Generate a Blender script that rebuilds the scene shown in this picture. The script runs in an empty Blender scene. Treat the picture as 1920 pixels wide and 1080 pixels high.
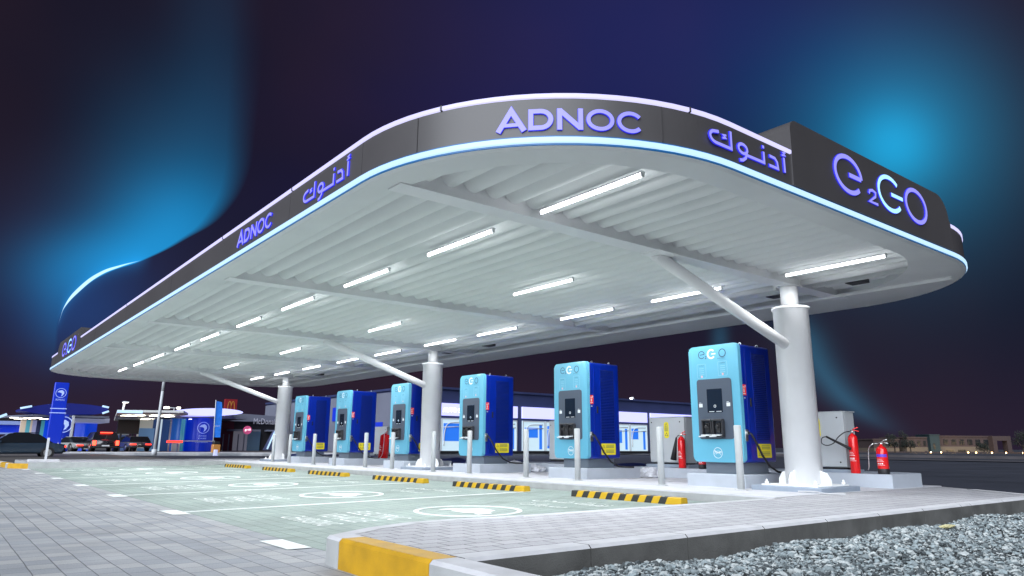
import bpy, bmesh, math, random
from mathutils import Vector, Matrix
R = math.radians
random.seed(7)
scene = bpy.context.scene
COL = scene.collection

# ------------------------------------------------------------------ camera
FPX, CY = 1340.589, 516.631
YAW, PITCH, ROLL, CAMH = R(51.7051), R(13.3824), R(0.3808), 0.835
_F = Vector((-math.sin(YAW)*math.cos(PITCH), math.cos(YAW)*math.cos(PITCH), math.sin(PITCH)))
_R = Vector((math.cos(YAW), math.sin(YAW), 0)); _U = _R.cross(_F)
CR = _R*math.cos(ROLL)+_U*math.sin(ROLL); CU = -_R*math.sin(ROLL)+_U*math.cos(ROLL)
cam = bpy.data.cameras.new('camera'); camo = bpy.data.objects.new('camera', cam); COL.objects.link(camo)
camo.matrix_world = Matrix(((CR.x, CU.x, -_F.x, 0), (CR.y, CU.y, -_F.y, 0), (CR.z, CU.z, -_F.z, CAMH), (0, 0, 0, 1)))
cam.sensor_width = 36; cam.lens = FPX/1920*36; cam.shift_y = (CY-540)/1920
cam.clip_start = 0.05; cam.clip_end = 2000
scene.camera = camo
scene.view_settings.view_transform = 'Standard'; scene.view_settings.look = 'None'
scene.view_settings.exposure = 0.42; scene.view_settings.gamma = 1.0
scene.cycles.use_denoising = True
scene.cycles.max_bounces = 6; scene.cycles.diffuse_bounces = 4; scene.cycles.glossy_bounces = 3
scene.cycles.sample_clamp_indirect = 4.0
scene.cycles.caustics_reflective = False; scene.cycles.caustics_refractive = False

def at_x(u, v, X):
    """real-world point on the plane x = X seen along one survey direction"""
    d = _F + CR*((u-960)/FPX) - CU*((v-CY)/FPX)
    s = X/d.x
    return Vector((X, d.y*s, CAMH+d.z*s))
def lin(c):
    c = c/255.0
    return c/12.92 if c <= .04045 else ((c+.055)/1.055)**2.4
def srgb(r, g, b): return (lin(r), lin(g), lin(b), 1)

# ------------------------------------------------------------------ world: night sky with coloured glow
world = bpy.data.worlds.new('World'); scene.world = world; world.use_nodes = True
nt = world.node_tree; nt.nodes.clear()
class V:                                  # tiny expression wrapper over math nodes
    def __init__(s, sock): s.s = sock
    def __add__(a, b): return M('ADD', a, b)
    def __radd__(a, b): return M('ADD', a, b)
    def __sub__(a, b): return M('SUBTRACT', a, b)
    def __rsub__(a, b): return M('SUBTRACT', b, a)
    def __mul__(a, b): return M('MULTIPLY', a, b)
    def __rmul__(a, b): return M('MULTIPLY', a, b)
    def __truediv__(a, b): return M('DIVIDE', a, b)
def M(op, *args):
    n = nt.nodes.new('ShaderNodeMath'); n.operation = op
    for i, a in enumerate(args):
        if isinstance(a, V): nt.links.new(a.s, n.inputs[i])
        else: n.inputs[i].default_value = a
    return V(n.outputs[0])
def smooth(x, a, b):
    n = nt.nodes.new('ShaderNodeMapRange'); n.interpolation_type = 'SMOOTHSTEP'
    nt.links.new(x.s, n.inputs[0]); n.inputs[1].default_value = a; n.inputs[2].default_value = b
    return V(n.outputs[0])
def curve(x, pts, lo, hi, olo, ohi):
    n = nt.nodes.new('ShaderNodeFloatCurve'); c = n.mapping.curves[0]
    P = [((a-lo)/(hi-lo), (b-olo)/(ohi-olo)) for a, b in pts]
    while len(c.points) < len(P): c.points.new(.5, .5)
    for p, q in zip(c.points, P): p.location = q
    n.mapping.update()
    nt.links.new(((x-lo)/(hi-lo)).s, n.inputs['Value'])
    return V(n.outputs[0])*(ohi-olo)+olo
tc = nt.nodes.new('ShaderNodeTexCoord')
def dotc(vec):
    n = nt.nodes.new('ShaderNodeVectorMath'); n.operation = 'DOT_PRODUCT'
    nt.links.new(tc.outputs['Generated'], n.inputs[0]); n.inputs[1].default_value = vec
    return V(n.outputs['Value'])
cz = dotc(_F); czc = M('MAXIMUM', cz, .12)
su = dotc(CR)/czc*FPX+960; sv = dotc(CU)/czc*(-FPX)+CY       # bearings measured from one fixed compass direction
def blob(u0, v0, ru, rv, p=2.0):
    a = (su-u0)/ru; b = (sv-v0)/rv
    r2 = a*a+b*b
    return M('EXPONENT', M('POWER', r2, p/2)*-1.0)
front = smooth(cz, .1, .4)
noise = nt.nodes.new('ShaderNodeTexNoise'); noise.inputs['Scale'].default_value = 2.2; noise.inputs['Detail'].default_value = 3
nt.links.new(tc.outputs['Generated'], noise.inputs['Vector']); nz = V(noise.outputs[0])
cloud = smooth(nz, .35, .7)
# boundary of the left glow
ub = curve(sv, [(-200, 470), (250, 452), (330, 442), (400, 405), (450, 340), (490, 262), (512, 200), (545, 150), (590, 113), (660, 104), (760, 90)], -200, 760, 0, 500)
soft = curve(sv, [(-200, 70), (250, 55), (400, 35), (480, 8), (600, 5), (760, 30)], -200, 760, 0, 100)
left = ub-su
lm = M('MINIMUM', M('MAXIMUM', left/soft+0.5, 0.0), 1.0)
lg = lm*(1.0*blob(225, 500, 150, 70)+0.75*blob(330, 420, 120, 90)+.30*blob(310, 340, 190, 170)+.07*blob(400, 150, 80, 330)+.15*blob(120, 590, 60, 80))
under = blob(150, 590, 130, 90)*.28+blob(170, 500, 260, 150)*.10
darkwedge = blob(20, 200, 210, 190)*.85
lg = lg*(1.0-darkwedge)
arcv = curve(su, [(100, 640), (112, 600), (121, 575), (150, 541), (190, 512), (225, 499), (265, 488), (300, 478)], 100, 300, 470, 650)
thick = curve(su, [(100, 0), (112, .5), (140, 4.6), (190, 3.4), (240, 1.2), (268, .0), (300, 0)], 100, 300, -6, 6)
arcw = M('ABSOLUTE', sv-arcv)
arc = (1.0-smooth(arcw-thick, -1.6, .6))*smooth(su, 108, 116)*(1.0-smooth(su, 255, 270))
arcg = M('EXPONENT', arcw*-.09)*smooth(su, 105, 120)*(1.0-smooth(su, 250, 290))*.35
right = blob(1675, 275, 80, 75)*.40+blob(1690, 250, 175, 160)*.28+blob(1690, 290, 290, 270)*.07
tealu = curve(sv, [(560, 1480), (640, 1512), (720, 1560), (780, 1625), (840, 1730), (880, 1800)], 560, 880, 1400, 1900)
teal = M('EXPONENT', M('POWER', M('ABSOLUTE', su-tealu)/34.0, 1.6)*-1.0)*smooth(sv, 560, 640)*(1.0-smooth(sv, 740, 830))*.26
teal = teal+blob(1350, 640, 16, 45)*.15
navy = blob(1200, 60, 420, 300)*.75+blob(1560, 40, 260, 200)*.3
indigo = blob(1000, 210, 420, 80)*.14+blob(600, 370, 180, 80)*.12
def col(c, w):
    n = nt.nodes.new('ShaderNodeVectorMath'); n.operation = 'SCALE'
    n.inputs[0].default_value = c[:3]; nt.links.new(w.s, n.inputs['Scale']); return n.outputs[0]
def addv(a, b):
    n = nt.nodes.new('ShaderNodeVectorMath'); n.operation = 'ADD'
    nt.links.new(a, n.inputs[0]); nt.links.new(b, n.inputs[1]); return n.outputs[0]
base = nt.nodes.new('ShaderNodeMix'); base.data_type = 'RGBA'
nt.links.new(cloud.s, base.inputs[0]); base.inputs[6].default_value = srgb(27, 25, 42); base.inputs[7].default_value = srgb(40, 29, 41)
acc = base.outputs[2]
for c, w in ((srgb(0, 28, 92), navy), (srgb(46, 30, 42), smooth(sv, 560, 840)*.45), (srgb(8, 6, 86), indigo), (srgb(0, 150, 215), lg*.72), (srgb(0, 90, 170), under),
             ((.75, 1.1, 1.2), arc), (srgb(20, 140, 220), arcg), (srgb(0, 190, 250), right), (srgb(60, 150, 190), teal)):
    acc = addv(acc, col(c, w*front))
bg = nt.nodes.new('ShaderNodeBackground'); bg.inputs[1].default_value = 0.68
nt.links.new(acc, bg.inputs[0])
wo = nt.nodes.new('ShaderNodeOutputWorld'); nt.links.new(bg.outputs[0], wo.inputs[0])

# broad soft fill, added from behind the camera to brighten road and fascia
sun = bpy.data.lights.new('soft_fill', 'SUN'); sun.energy = 4.7; sun.angle = R(70); sun.color = (.86, .92, 1.0)
suno = bpy.data.objects.new('soft_fill', sun); COL.objects.link(suno); suno.rotation_euler = Vector((-.42, .78, -.50)).to_track_quat('-Z', 'Y').to_euler()

# ------------------------------------------------------------------ materials
MATS = {}
def mat(name, color, rough=.6, metal=0.0, var=0.0, scale=8.0, emit=None, estr=0.0, bump=0.0, bscale=60.0, spec=.5, coat=0.0):
    m = bpy.data.materials.new(name); m.use_nodes = True; t = m.node_tree; b = t.nodes['Principled BSDF']
    if len(color) == 3: color = (*color, 1)
    b.inputs['Base Color'].default_value = color; b.inputs['Roughness'].default_value = rough
    b.inputs['Metallic'].default_value = metal; b.inputs['Specular IOR Level'].default_value = spec
    b.inputs['Coat Weight'].default_value = coat
    if var or bump:
        tcn = t.nodes.new('ShaderNodeTexCoord')
    if var:
        n = t.nodes.new('ShaderNodeTexNoise'); n.inputs['Scale'].default_value = scale; n.inputs['Detail'].default_value = 5
        t.links.new(tcn.outputs['Object'], n.inputs['Vector'])
        r = t.nodes.new('ShaderNodeMapRange'); r.inputs[1].default_value = .3; r.inputs[2].default_value = .7
        r.inputs[3].default_value = 1-var; r.inputs[4].default_value = 1+var
        t.links.new(n.outputs[0], r.inputs[0])
        x = t.nodes.new('ShaderNodeVectorMath'); x.operation = 'SCALE'; x.inputs[0].default_value = color[:3]
        t.links.new(r.outputs[0], x.inputs['Scale']); t.links.new(x.outputs[0], b.inputs['Base Color'])
        r2 = t.nodes.new('ShaderNodeMapRange'); r2.inputs[3].default_value = max(rough-.08, .02); r2.inputs[4].default_value = min(rough+.12, 1)
        t.links.new(n.outputs[0], r2.inputs[0]); t.links.new(r2.outputs[0], b.inputs['Roughness'])
    if bump:
        n = t.nodes.new('ShaderNodeTexNoise'); n.inputs['Scale'].default_value = bscale; n.inputs['Detail'].default_value = 4
        t.links.new(tcn.outputs['Object'], n.inputs['Vector'])
        bp = t.nodes.new('ShaderNodeBump'); bp.inputs['Strength'].default_value = bump; bp.inputs['Distance'].default_value = .01
        t.links.new(n.outputs[0], bp.inputs['Height']); t.links.new(bp.outputs[0], b.inputs['Normal'])
    if emit is not None:
        b.inputs['Emission Color'].default_value = (*emit[:3], 1); b.inputs['Emission Strength'].default_value = estr*.68
    MATS[name] = m
    return m

def paver_mat(name, c1, c2, mortar, bw, bh, rot=0.0, msize=.006, var=.12, rough=.75, offset=.5, bump=.7, stain=.12, streak=.22):
    m = bpy.data.materials.new(name); m.use_nodes = True; t = m.node_tree; b = t.nodes['Principled BSDF']
    tcn = t.nodes.new('ShaderNodeTexCoord'); mp = t.nodes.new('ShaderNodeMapping'); mp.inputs['Rotation'].default_value = (0, 0, rot)
    t.links.new(tcn.outputs['Object'], mp.inputs[0])
    # slight waviness of the laid rows
    wn = t.nodes.new('ShaderNodeTexNoise'); wn.inputs['Scale'].default_value = 1.3; t.links.new(mp.outputs[0], wn.inputs['Vector'])
    wv = t.nodes.new('ShaderNodeVectorMath'); wv.operation = 'MULTIPLY_ADD'
    t.links.new(wn.outputs['Color'], wv.inputs[0]); wv.inputs[1].default_value = (.03, .03, 0); t.links.new(mp.outputs[0], wv.inputs[2])
    br = t.nodes.new('ShaderNodeTexBrick'); t.links.new(wv.outputs[0], br.inputs['Vector'])
    br.offset = offset; br.squash = 1.0
    br.inputs['Scale'].default_value = 1.0; br.inputs['Brick Width'].default_value = bw; br.inputs['Row Height'].default_value = bh
    br.inputs['Mortar Size'].default_value = msize; br.inputs['Mortar Smooth'].default_value = .25; br.inputs['Bias'].default_value = 0
    br.inputs['Color1'].default_value = (*c1, 1); br.inputs['Color2'].default_value = (*c2, 1); br.inputs['Mortar'].default_value = (*mortar, 1)
    n = t.nodes.new('ShaderNodeTexNoise'); n.inputs['Scale'].default_value = 1.1; n.inputs['Detail'].default_value = 6
    t.links.new(tcn.outputs['Object'], n.inputs['Vector'])
    n2 = t.nodes.new('ShaderNodeTexNoise'); n2.inputs['Scale'].default_value = 90; n2.inputs['Detail'].default_value = 3
    t.links.new(tcn.outputs['Object'], n2.inputs['Vector'])
    r = t.nodes.new('ShaderNodeMapRange'); r.inputs[1].default_value = .3; r.inputs[2].default_value = .7
    r.inputs[3].default_value = 1-stain; r.inputs[4].default_value = 1+stain; t.links.new(n.outputs[0], r.inputs[0])
    r2 = t.nodes.new('ShaderNodeMapRange'); r2.inputs[1].default_value = .3; r2.inputs[2].default_value = .7
    r2.inputs[3].default_value = 1-var; r2.inputs[4].default_value = 1+var; t.links.new(n2.outputs[0], r2.inputs[0])
    mm = t.nodes.new('ShaderNodeMath'); mm.operation = 'MULTIPLY'; t.links.new(r.outputs[0], mm.inputs[0]); t.links.new(r2.outputs[0], mm.inputs[1])
    x = t.nodes.new('ShaderNodeVectorMath'); x.operation = 'SCALE'
    # tyre tracks and drips: soft streaks along y and small spots
    ms = t.nodes.new('ShaderNodeMapping'); ms.inputs['Scale'].default_value = (2.2, .16, 1); t.links.new(tcn.outputs['Object'], ms.inputs[0])
    n3 = t.nodes.new('ShaderNodeTexNoise'); n3.inputs['Scale'].default_value = 1.0; n3.inputs['Detail'].default_value = 4; t.links.new(ms.outputs[0], n3.inputs['Vector'])
    r3 = t.nodes.new('ShaderNodeMapRange'); r3.inputs[1].default_value = .54; r3.inputs[2].default_value = .74; r3.inputs[3].default_value = 1; r3.inputs[4].default_value = 1-streak
    t.links.new(n3.outputs[0], r3.inputs[0])
    n4 = t.nodes.new('ShaderNodeTexNoise'); n4.inputs['Scale'].default_value = 3.1; n4.inputs['Detail'].default_value = 2; t.links.new(tcn.outputs['Object'], n4.inputs['Vector'])
    r4 = t.nodes.new('ShaderNodeMapRange'); r4.inputs[1].default_value = .70; r4.inputs[2].default_value = .78; r4.inputs[3].default_value = 1; r4.inputs[4].default_value = 1-streak*1.3
    t.links.new(n4.outputs[0], r4.inputs[0])
    m3 = t.nodes.new('ShaderNodeMath'); m3.operation = 'MULTIPLY'; t.links.new(r3.outputs[0], m3.inputs[0]); t.links.new(r4.outputs[0], m3.inputs[1])
    m4 = t.nodes.new('ShaderNodeMath'); m4.operation = 'MULTIPLY'; t.links.new(m3.outputs[0], m4.inputs[0]); t.links.new(mm.outputs[0], m4.inputs[1]); mm = m4
    t.links.new(br.outputs['Color'], x.inputs[0]); t.links.new(mm.outputs[0], x.inputs['Scale']); t.links.new(x.outputs[0], b.inputs['Base Color'])
    b.inputs['Roughness'].default_value = rough
    h = t.nodes.new('ShaderNodeMath'); h.operation = 'MULTIPLY_ADD'; t.links.new(br.outputs['Fac'], h.inputs[0]); h.inputs[1].default_value = -1
    hs = t.nodes.new('ShaderNodeMath'); hs.operation = 'MULTIPLY'; t.links.new(n2.outputs[0], hs.inputs[0]); hs.inputs[1].default_value = .25
    t.links.new(hs.outputs[0], h.inputs[2])
    bp = t.nodes.new('ShaderNodeBump'); bp.inputs['Strength'].default_value = bump; bp.inputs['Distance'].default_value = .012
    t.links.new(h.outputs[0], bp.inputs['Height']); t.links.new(bp.outputs[0], b.inputs['Normal'])
    return m

m_road = paver_mat('grey_road_pavers', (.27, .285, .31), (.375, .375, .38), (.11, .117, .127), .22, .165, offset=.37, msize=.0038, stain=.16)
m_green = paver_mat('green_painted_pavers', (.235, .29, .262), (.275, .33, .30), (.10, .13, .115), .22, .165, offset=.37, msize=.0045, bump=.5, stain=.18)
m_apron = paver_mat('pale_pavement_pavers', (.36, .357, .38), (.42, .415, .432), (.07, .068, .075), .22, .165, rot=R(90), offset=.5, msize=.0055, bump=.5)
m_island = mat('pale_island_concrete', (.54, .54, .57), .8, var=.08, scale=3, bump=.3, bscale=80)
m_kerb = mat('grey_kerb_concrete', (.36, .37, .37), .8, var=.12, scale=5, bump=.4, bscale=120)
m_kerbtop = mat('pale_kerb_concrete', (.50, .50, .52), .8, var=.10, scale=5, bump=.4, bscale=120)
m_kerbdark = mat('stained_kerb_concrete', (.105, .104, .10), .85, var=.3, scale=4, bump=.5, bscale=90)  # darker brown-grey kerb faces with stains
m_yel = mat('yellow_kerb_paint', (.47, .26, .006), .6, var=.16, scale=7, bump=.2, bscale=90)
m_line = mat('white_road_paint', (.72, .75, .73), .65, var=.14, scale=16)
m_asph = mat('dark_asphalt', (.022, .024, .036), .7, var=.35, scale=.35, bump=.4, bscale=50)
m_serv = mat('service_road_concrete', (.10, .09, .085), .55, var=.25, scale=.25)
m_white = mat('white_steel_paint', (.90, .905, .91), .38, var=.03, scale=3)
m_ceil = mat('white_ceiling_metal', (.84, .86, .85), .5, var=.03, scale=1.5)
m_rim = mat('white_soffit_metal', (.82, .84, .83), .45, var=.05, scale=1.2)
m_fascia = mat('grey_fascia_panel', (.066, .062, .064), .38, var=.06, scale=.8, spec=.5)
m_seam = mat('panel_joint', (.045, .042, .044), .6)
m_led = mat('blue_white_light_strip', (.05, .08, .2), .4, emit=(.52, .76, 1.0), estr=1.3)
m_cyan = mat('cyan_strip_housing', (.005, .07, .20), .4, emit=(.0, .12, .36), estr=.5)
m_ledtop = mat('violet_white_light_strip', (.05, .05, .2), .4, emit=(.66, .64, 1.0), estr=1.3)
m_letter = mat('violet_lit_letter_face', (.05, .05, .3), .4, emit=(.34, .33, 1.0), estr=1.05)
m_lcyan = mat('pale_blue_lit_letter_face', (.3, .6, .9), .4, emit=(.36, .66, 1.0), estr=1.1)
m_halo = mat('deep_blue_letter_return_and_halo', (.02, .02, .5), .4, emit=(.03, .03, .62), estr=.9)  # letter sides, plus a halo glow added as a slightly larger plate
m_tube = mat('lit_white_tube', (1, 1, 1), .4, emit=(.93, .96, 1.0), estr=11)
m_dark = mat('dark_metal', (.03, .03, .035), .5)
m_black = mat('black_rubber', (.012, .012, .014), .55)
m_bollard = mat('grey_bollard_paint', (.52, .54, .545), .4, var=.04, scale=8)
m_conc = mat('grey_plinth_paint', (.46, .50, .56), .55, var=.05, scale=4)
m_conc2 = mat('bluish_grey_block_paint', (.28, .33, .40), .6, var=.08, scale=4)
m_cy = mat('light_blue_charger_paint', (.125, .42, .58), .33, spec=.5, coat=.2)
m_bl = mat('royal_blue_charger_paint', (.0, .018, .27), .3, coat=.3)
m_bld = mat('louvre_blue_paint', (.0, .012, .16), .35)
m_base = mat('slate_grey_steel', (.15, .18, .22), .5)
m_scr = mat('charger_display_glass', (.012, .02, .035), .12)
m_pan = mat('charcoal_panel', (.075, .095, .13), .3)
m_lpan = mat('light_label_ink', (.75, .78, .8), .5)
m_ink = mat('dark_logo_ink', (.02, .06, .12), .5)
m_red = mat('red_sticker', (.85, .04, .04), .5)
m_yst = mat('yellow_warning_sticker', (.85, .72, .02), .5, var=.04)
m_ext = mat('glossy_red_cylinder_paint', (.72, .010, .012), .22, coat=.5)
m_cab = mat('light_grey_cabinet_paint', (.50, .53, .55), .42, var=.03, scale=3)
m_chrome = mat('brushed_metal', (.6, .6, .6), .3, metal=1)
m_purple = mat('violet_label', (.12, .05, .55), .5)
m_bag = mat('translucent_white_sheet', (.62, .63, .68), .35, var=.15, scale=20)
m_stripe_y = mat('yellow_stop_paint', (.54, .33, .008), .5, var=.05)
m_stripe_k = mat('black_stop_rubber', (.02, .022, .02), .6)

# ------------------------------------------------------------------ mesh building
class MB:
    def __init__(s): s.bm = bmesh.new()
    def _f(s, vs, mi=0, smooth=False):
        try: f = s.bm.faces.new(vs)
        except ValueError: return None
        f.material_index = mi; f.smooth = smooth; return f
    def quad(s, pts, mi=0, smooth=False):
        return s._f([s.bm.verts.new(p) for p in pts], mi, smooth)
    def box(s, x0, x1, y0, y1, z0, z1, mi=0, bevel=0.0, rot=None, seg=2):
        vs = [s.bm.verts.new((x, y, z)) for x in (x0, x1) for y in (y0, y1) for z in (z0, z1)]
        q = [(0, 1, 3, 2), (4, 6, 7, 5), (0, 4, 5, 1), (2, 3, 7, 6), (0, 2, 6, 4), (1, 5, 7, 3)]
        fs = [s._f([vs[i] for i in a], mi) for a in q]
        if rot is not None:
            bmesh.ops.transform(s.bm, matrix=rot, verts=vs)
        if bevel:
            es = list({e for f in fs for e in f.edges})
            r = bmesh.ops.bevel(s.bm, geom=es, offset=bevel, segments=seg, profile=.5, affect='EDGES')
            for f in r['faces']: f.material_index = mi; f.smooth = True
        return s
    def cyl(s, p0, p1, r0, r1=None, n=20, mi=0, caps=True):
        r1 = r0 if r1 is None else r1
        p0, p1 = Vector(p0), Vector(p1); d = (p1-p0).normalized()
        a = d.orthogonal().normalized(); b = d.cross(a)
        r = [[s.bm.verts.new(p+(a*math.cos(2*math.pi*i/n)+b*math.sin(2*math.pi*i/n))*rr) for i in range(n)] for p, rr in ((p0, r0), (p1, r1))]
        for i in range(n):
            j = (i+1) % n; s._f([r[0][i], r[0][j], r[1][j], r[1][i]], mi, True)
        if caps: s._f(r[0][::-1], mi); s._f(r[1], mi)
        return s
    def lathe(s, prof, c=(0, 0, 0), n=20, mi=0, m=None):
        """prof: [(r, z)] about the z axis; m: optional matrix"""
        rings = []
        for rr, z in prof:
            ring = []
            for i in range(n):
                p = Vector((rr*math.cos(2*math.pi*i/n), rr*math.sin(2*math.pi*i/n), z))
                if m: p = m @ p
                ring.append(s.bm.verts.new(p+Vector(c)))
            rings.append(ring)
        for a, b in zip(rings, rings[1:]):
            for i in range(n):
                j = (i+1) % n; s._f([a[i], a[j], b[j], b[i]], mi, True)
        s._f(rings[0][::-1], mi); s._f(rings[-1], mi)
        return s
    def tube(s, pts, r, n=8, mi=0, closed=False):
        pts = [Vector(p) for p in pts]; rings = []
        up = None
        for i, p in enumerate(pts):
            a = pts[max(i-1, 0)]; b = pts[min(i+1, len(pts)-1)]
            d = (b-a).normalized()
            if up is None: up = d.orthogonal().normalized()
            up = (up-d*up.dot(d)); up = up.normalized() if up.length > 1e-5 else d.orthogonal().normalized()
            w = d.cross(up)
            rr = r[i] if isinstance(r, (list, tuple)) else r
            rings.append([s.bm.verts.new(p+(up*math.cos(2*math.pi*k/n)+w*math.sin(2*math.pi*k/n))*rr) for k in range(n)])
        for a, b in zip(rings, rings[1:]):
            for k in range(n):
                j = (k+1) % n; s._f([a[k], a[j], b[j], b[k]], mi, True)
        s._f(rings[0][::-1], mi); s._f(rings[-1], mi)
        return s
    def prism(s, poly, off, mi=0, mside=None):
        """closed 3-D polygon extruded by the vector off"""
        off = Vector(off); mside = mi if mside is None else mside
        a = [s.bm.verts.new(p) for p in poly]; b = [s.bm.verts.new(Vector(p)+off) for p in poly]
        s._f(a, mi); s._f(b[::-1], mi)
        n = len(a)
        for i in range(n):
            j = (i+1) % n; s._f([a[i], b[i], b[j], a[j]], mside)
        return s
    def ribbon(s, pts, w, fn, h0, h1, mi=0, mside=0, closed=False):
        """flat stroke of width w along the 2-D polyline, raised from h0 to h1; fn(s, t, n) -> 3-D"""
        P = [Vector((p[0], p[1])) for p in pts]; n = len(P); L = []; Rr = []
        for i in range(n):
            if closed: a, b = P[i-1], P[(i+1) % n]
            else: a, b = P[max(i-1, 0)], P[min(i+1, n-1)]
            d1 = (P[i]-a); d2 = (b-P[i])
            if d1.length < 1e-9: d1 = d2
            if d2.length < 1e-9: d2 = d1
            d1.normalize(); d2.normalize()
            t = (d1+d2)
            t = t.normalized() if t.length > 1e-6 else d1
            nn = Vector((-t.y, t.x)); c = max(nn.dot(Vector((-d1.y, d1.x))), .38)
            L.append(P[i]+nn*(w/2/c)); Rr.append(P[i]-nn*(w/2/c))
        def mk(q, h): return s.bm.verts.new(fn(q.x, q.y, h))
        lt = [mk(q, h1) for q in L]; rt = [mk(q, h1) for q in Rr]; lb = [mk(q, h0) for q in L]; rb = [mk(q, h0) for q in Rr]
        rng = range(n) if closed else range(n-1)
        for i in rng:
            j = (i+1) % n
            s._f([lt[i], rt[i], rt[j], lt[j]], mi)
            s._f([lb[i], lt[i], lt[j], lb[j]], mside); s._f([rt[i], rb[i], rb[j], rt[j]], mside)
        if not closed:
            s._f([lb[0], rb[0], rt[0], lt[0]], mside); s._f([rb[-1], lb[-1], lt[-1], rt[-1]], mside)
        return s
    def flat(s, poly, fn, h0, h1, mi=0, mside=0):
        a = [s.bm.verts.new(fn(p[0], p[1], h1)) for p in poly]; b = [s.bm.verts.new(fn(p[0], p[1], h0)) for p in poly]
        s._f(a, mi)
        for i in range(len(a)):
            j = (i+1) % len(a); s._f([a[i], b[i], b[j], a[j]], mside)
        return s
    def build(s, name, mats, parent=None, normals=True):
        me = bpy.data.meshes.new(name)
        if normals: bmesh.ops.recalc_face_normals(s.bm, faces=s.bm.faces)
        s.bm.to_mesh(me); s.bm.free()
        for m in (mats if isinstance(mats, (list, tuple)) else [mats]): me.materials.append(m)
        o = bpy.data.objects.new(name, me); COL.objects.link(o)
        if parent is not None: o.parent = parent
        return o

def tag(o, label=None, cat=None, group=None, kind=None):
    if label: o['label'] = label
    if cat: o['category'] = cat
    if group: o['group'] = group
    if kind: o['kind'] = kind
    return o
def thing(name, label, cat, loc=(0, 0, 0), rz=0.0, group=None):
    o = bpy.data.objects.new(name, None); COL.objects.link(o); o.location = loc; o.rotation_euler = (0, 0, rz)
    o.empty_display_size = .2
    return tag(o, label, cat, group)
def copy_tree(o, parent=None):
    c = o.copy(); COL.objects.link(c); c.parent = parent
    for ch in [x for x in bpy.data.objects if x.parent == o]: copy_tree(ch, c)
    return c
def arcpts(cx, cy, rx, ry, a0, a1, n=16):
    return [(cx+rx*math.cos(R(a0+(a1-a0)*i/n)), cy+ry*math.sin(R(a0+(a1-a0)*i/n))) for i in range(n+1)]
def rrect(x0, x1, y0, y1, r, n=5):
    p = []
    for cx, cy, a in ((x1-r, y0+r, -90), (x1-r, y1-r, 0), (x0+r, y1-r, 90), (x0+r, y0+r, 180)):
        p += arcpts(cx, cy, r, r, a, a+90, n)
    return p
_TM = {}
def text_polys(body, size=1.0):
    """tessellated outline of a line of writing in the program's own built-in typeface: [(2-D triangle or polygon)] and its width"""
    if body in _TM: return _TM[body]
    c = bpy.data.curves.new('w', 'FONT'); c.body = body; c.resolution_u = 2
    o = bpy.data.objects.new('w', c); COL.objects.link(o); bpy.context.view_layer.update()
    m = bpy.data.meshes.new_from_object(o.evaluated_get(bpy.context.evaluated_depsgraph_get()))
    ps = [[(m.vertices[v].co.x, m.vertices[v].co.y) for v in p.vertices] for p in m.polygons]
    xs = [q[0] for p in ps for q in p]; ys = [q[1] for p in ps for q in p]
    x0, x1, y0, y1 = min(xs), max(xs), min(ys), max(ys)
    ps = [[((x-x0)/(y1-y0), (y-y0)/(y1-y0)) for x, y in p] for p in ps]
    bpy.data.objects.remove(o); bpy.data.curves.remove(c); bpy.data.meshes.remove(m)
    _TM[body] = (ps, (x1-x0)/(y1-y0)); return _TM[body]
def write(mb, body, fn, mi=0, width=None, height=None):
    """fn(s, t) -> 3-D, writing scaled to the height / width given"""
    ps, w = text_polys(body)
    h = height if height else width/w
    sx = (width/w if width else h)
    for p in ps: mb.quad([fn(x*sx, y*h) for x, y in p], mi)

# ================================================================== THE SETTING
def gz(x, y):                       # bays rise very slightly towards the island
    t = min(max((y-2.7)/6.1, 0), 1)
    return .075*t
def sheet(name, x0, x1, y0, y1, nx, ny, zf, m):
    mb = MB(); g = [[mb.bm.verts.new((x0+(x1-x0)*i/nx, y0+(y1-y0)*j/ny, zf(x0+(x1-x0)*i/nx, y0+(y1-y0)*j/ny))) for j in range(ny+1)] for i in range(nx+1)]
    for i in range(nx):
        for j in range(ny): mb._f([g[i][j], g[i+1][j], g[i+1][j+1], g[i][j+1]], 0, True)
    return tag(mb.build(name, m), kind='structure')
sheet('ground', -900, 900, -900, 900, 2, 2, lambda x, y: -.06, m_asph)
sheet('paved_road', -70, 14, -14, 2.62, 4, 2, lambda x, y: 0.0, m_road)
sheet('parking_bay_ground', -28.6, -4.9, 2.62, 8.85, 4, 8, gz, m_green)

# raised island with kerb, joined to the pale aprons at both ends
def slab(name, poly, z0, z1, m, ms=None, kind='structure', bev=0.0):
    mb = MB(); mb.prism([(x, y, z1) for x, y in poly], (0, 0, z0-z1), 0, 1 if ms else 0)
    if bev:
        es = [e for e in mb.bm.edges if all(abs(v.co.z-z1) < 1e-6 for v in e.verts)]
        bmesh.ops.bevel(mb.bm, geom=es, offset=bev, segments=2, affect='EDGES')
    return tag(mb.build(name, [m, ms] if ms else m), kind=kind)
slab('island_pavement', [(-5.52, 8.8), (-5.52, 14.0), (-33.5, 14.0), (-33.5, 8.8)], -.2, .2, m_island, m_kerb, bev=.02)
apron = [(-3.78, 2.5), (-3.72, 12.45), (-4.83, 13.29), (-5.5, 13.8), (-5.52, 8.8), (-5.36, 8.79), (-5.36, 4.4), (-5.44, 3.8), (-5.45, 3.35), (-5.35, 3.0), (-5.05, 2.5)]
slab('paved_apron', apron, -.1, .196, m_apron, m_kerb)
apl = [(-28.6, 2.6), (-28.6, 8.79), (-33.5, 8.79), (-33.5, 2.6)]
slab('paved_apron_far', apl, -.1, .196, m_apron, m_kerb)
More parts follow.
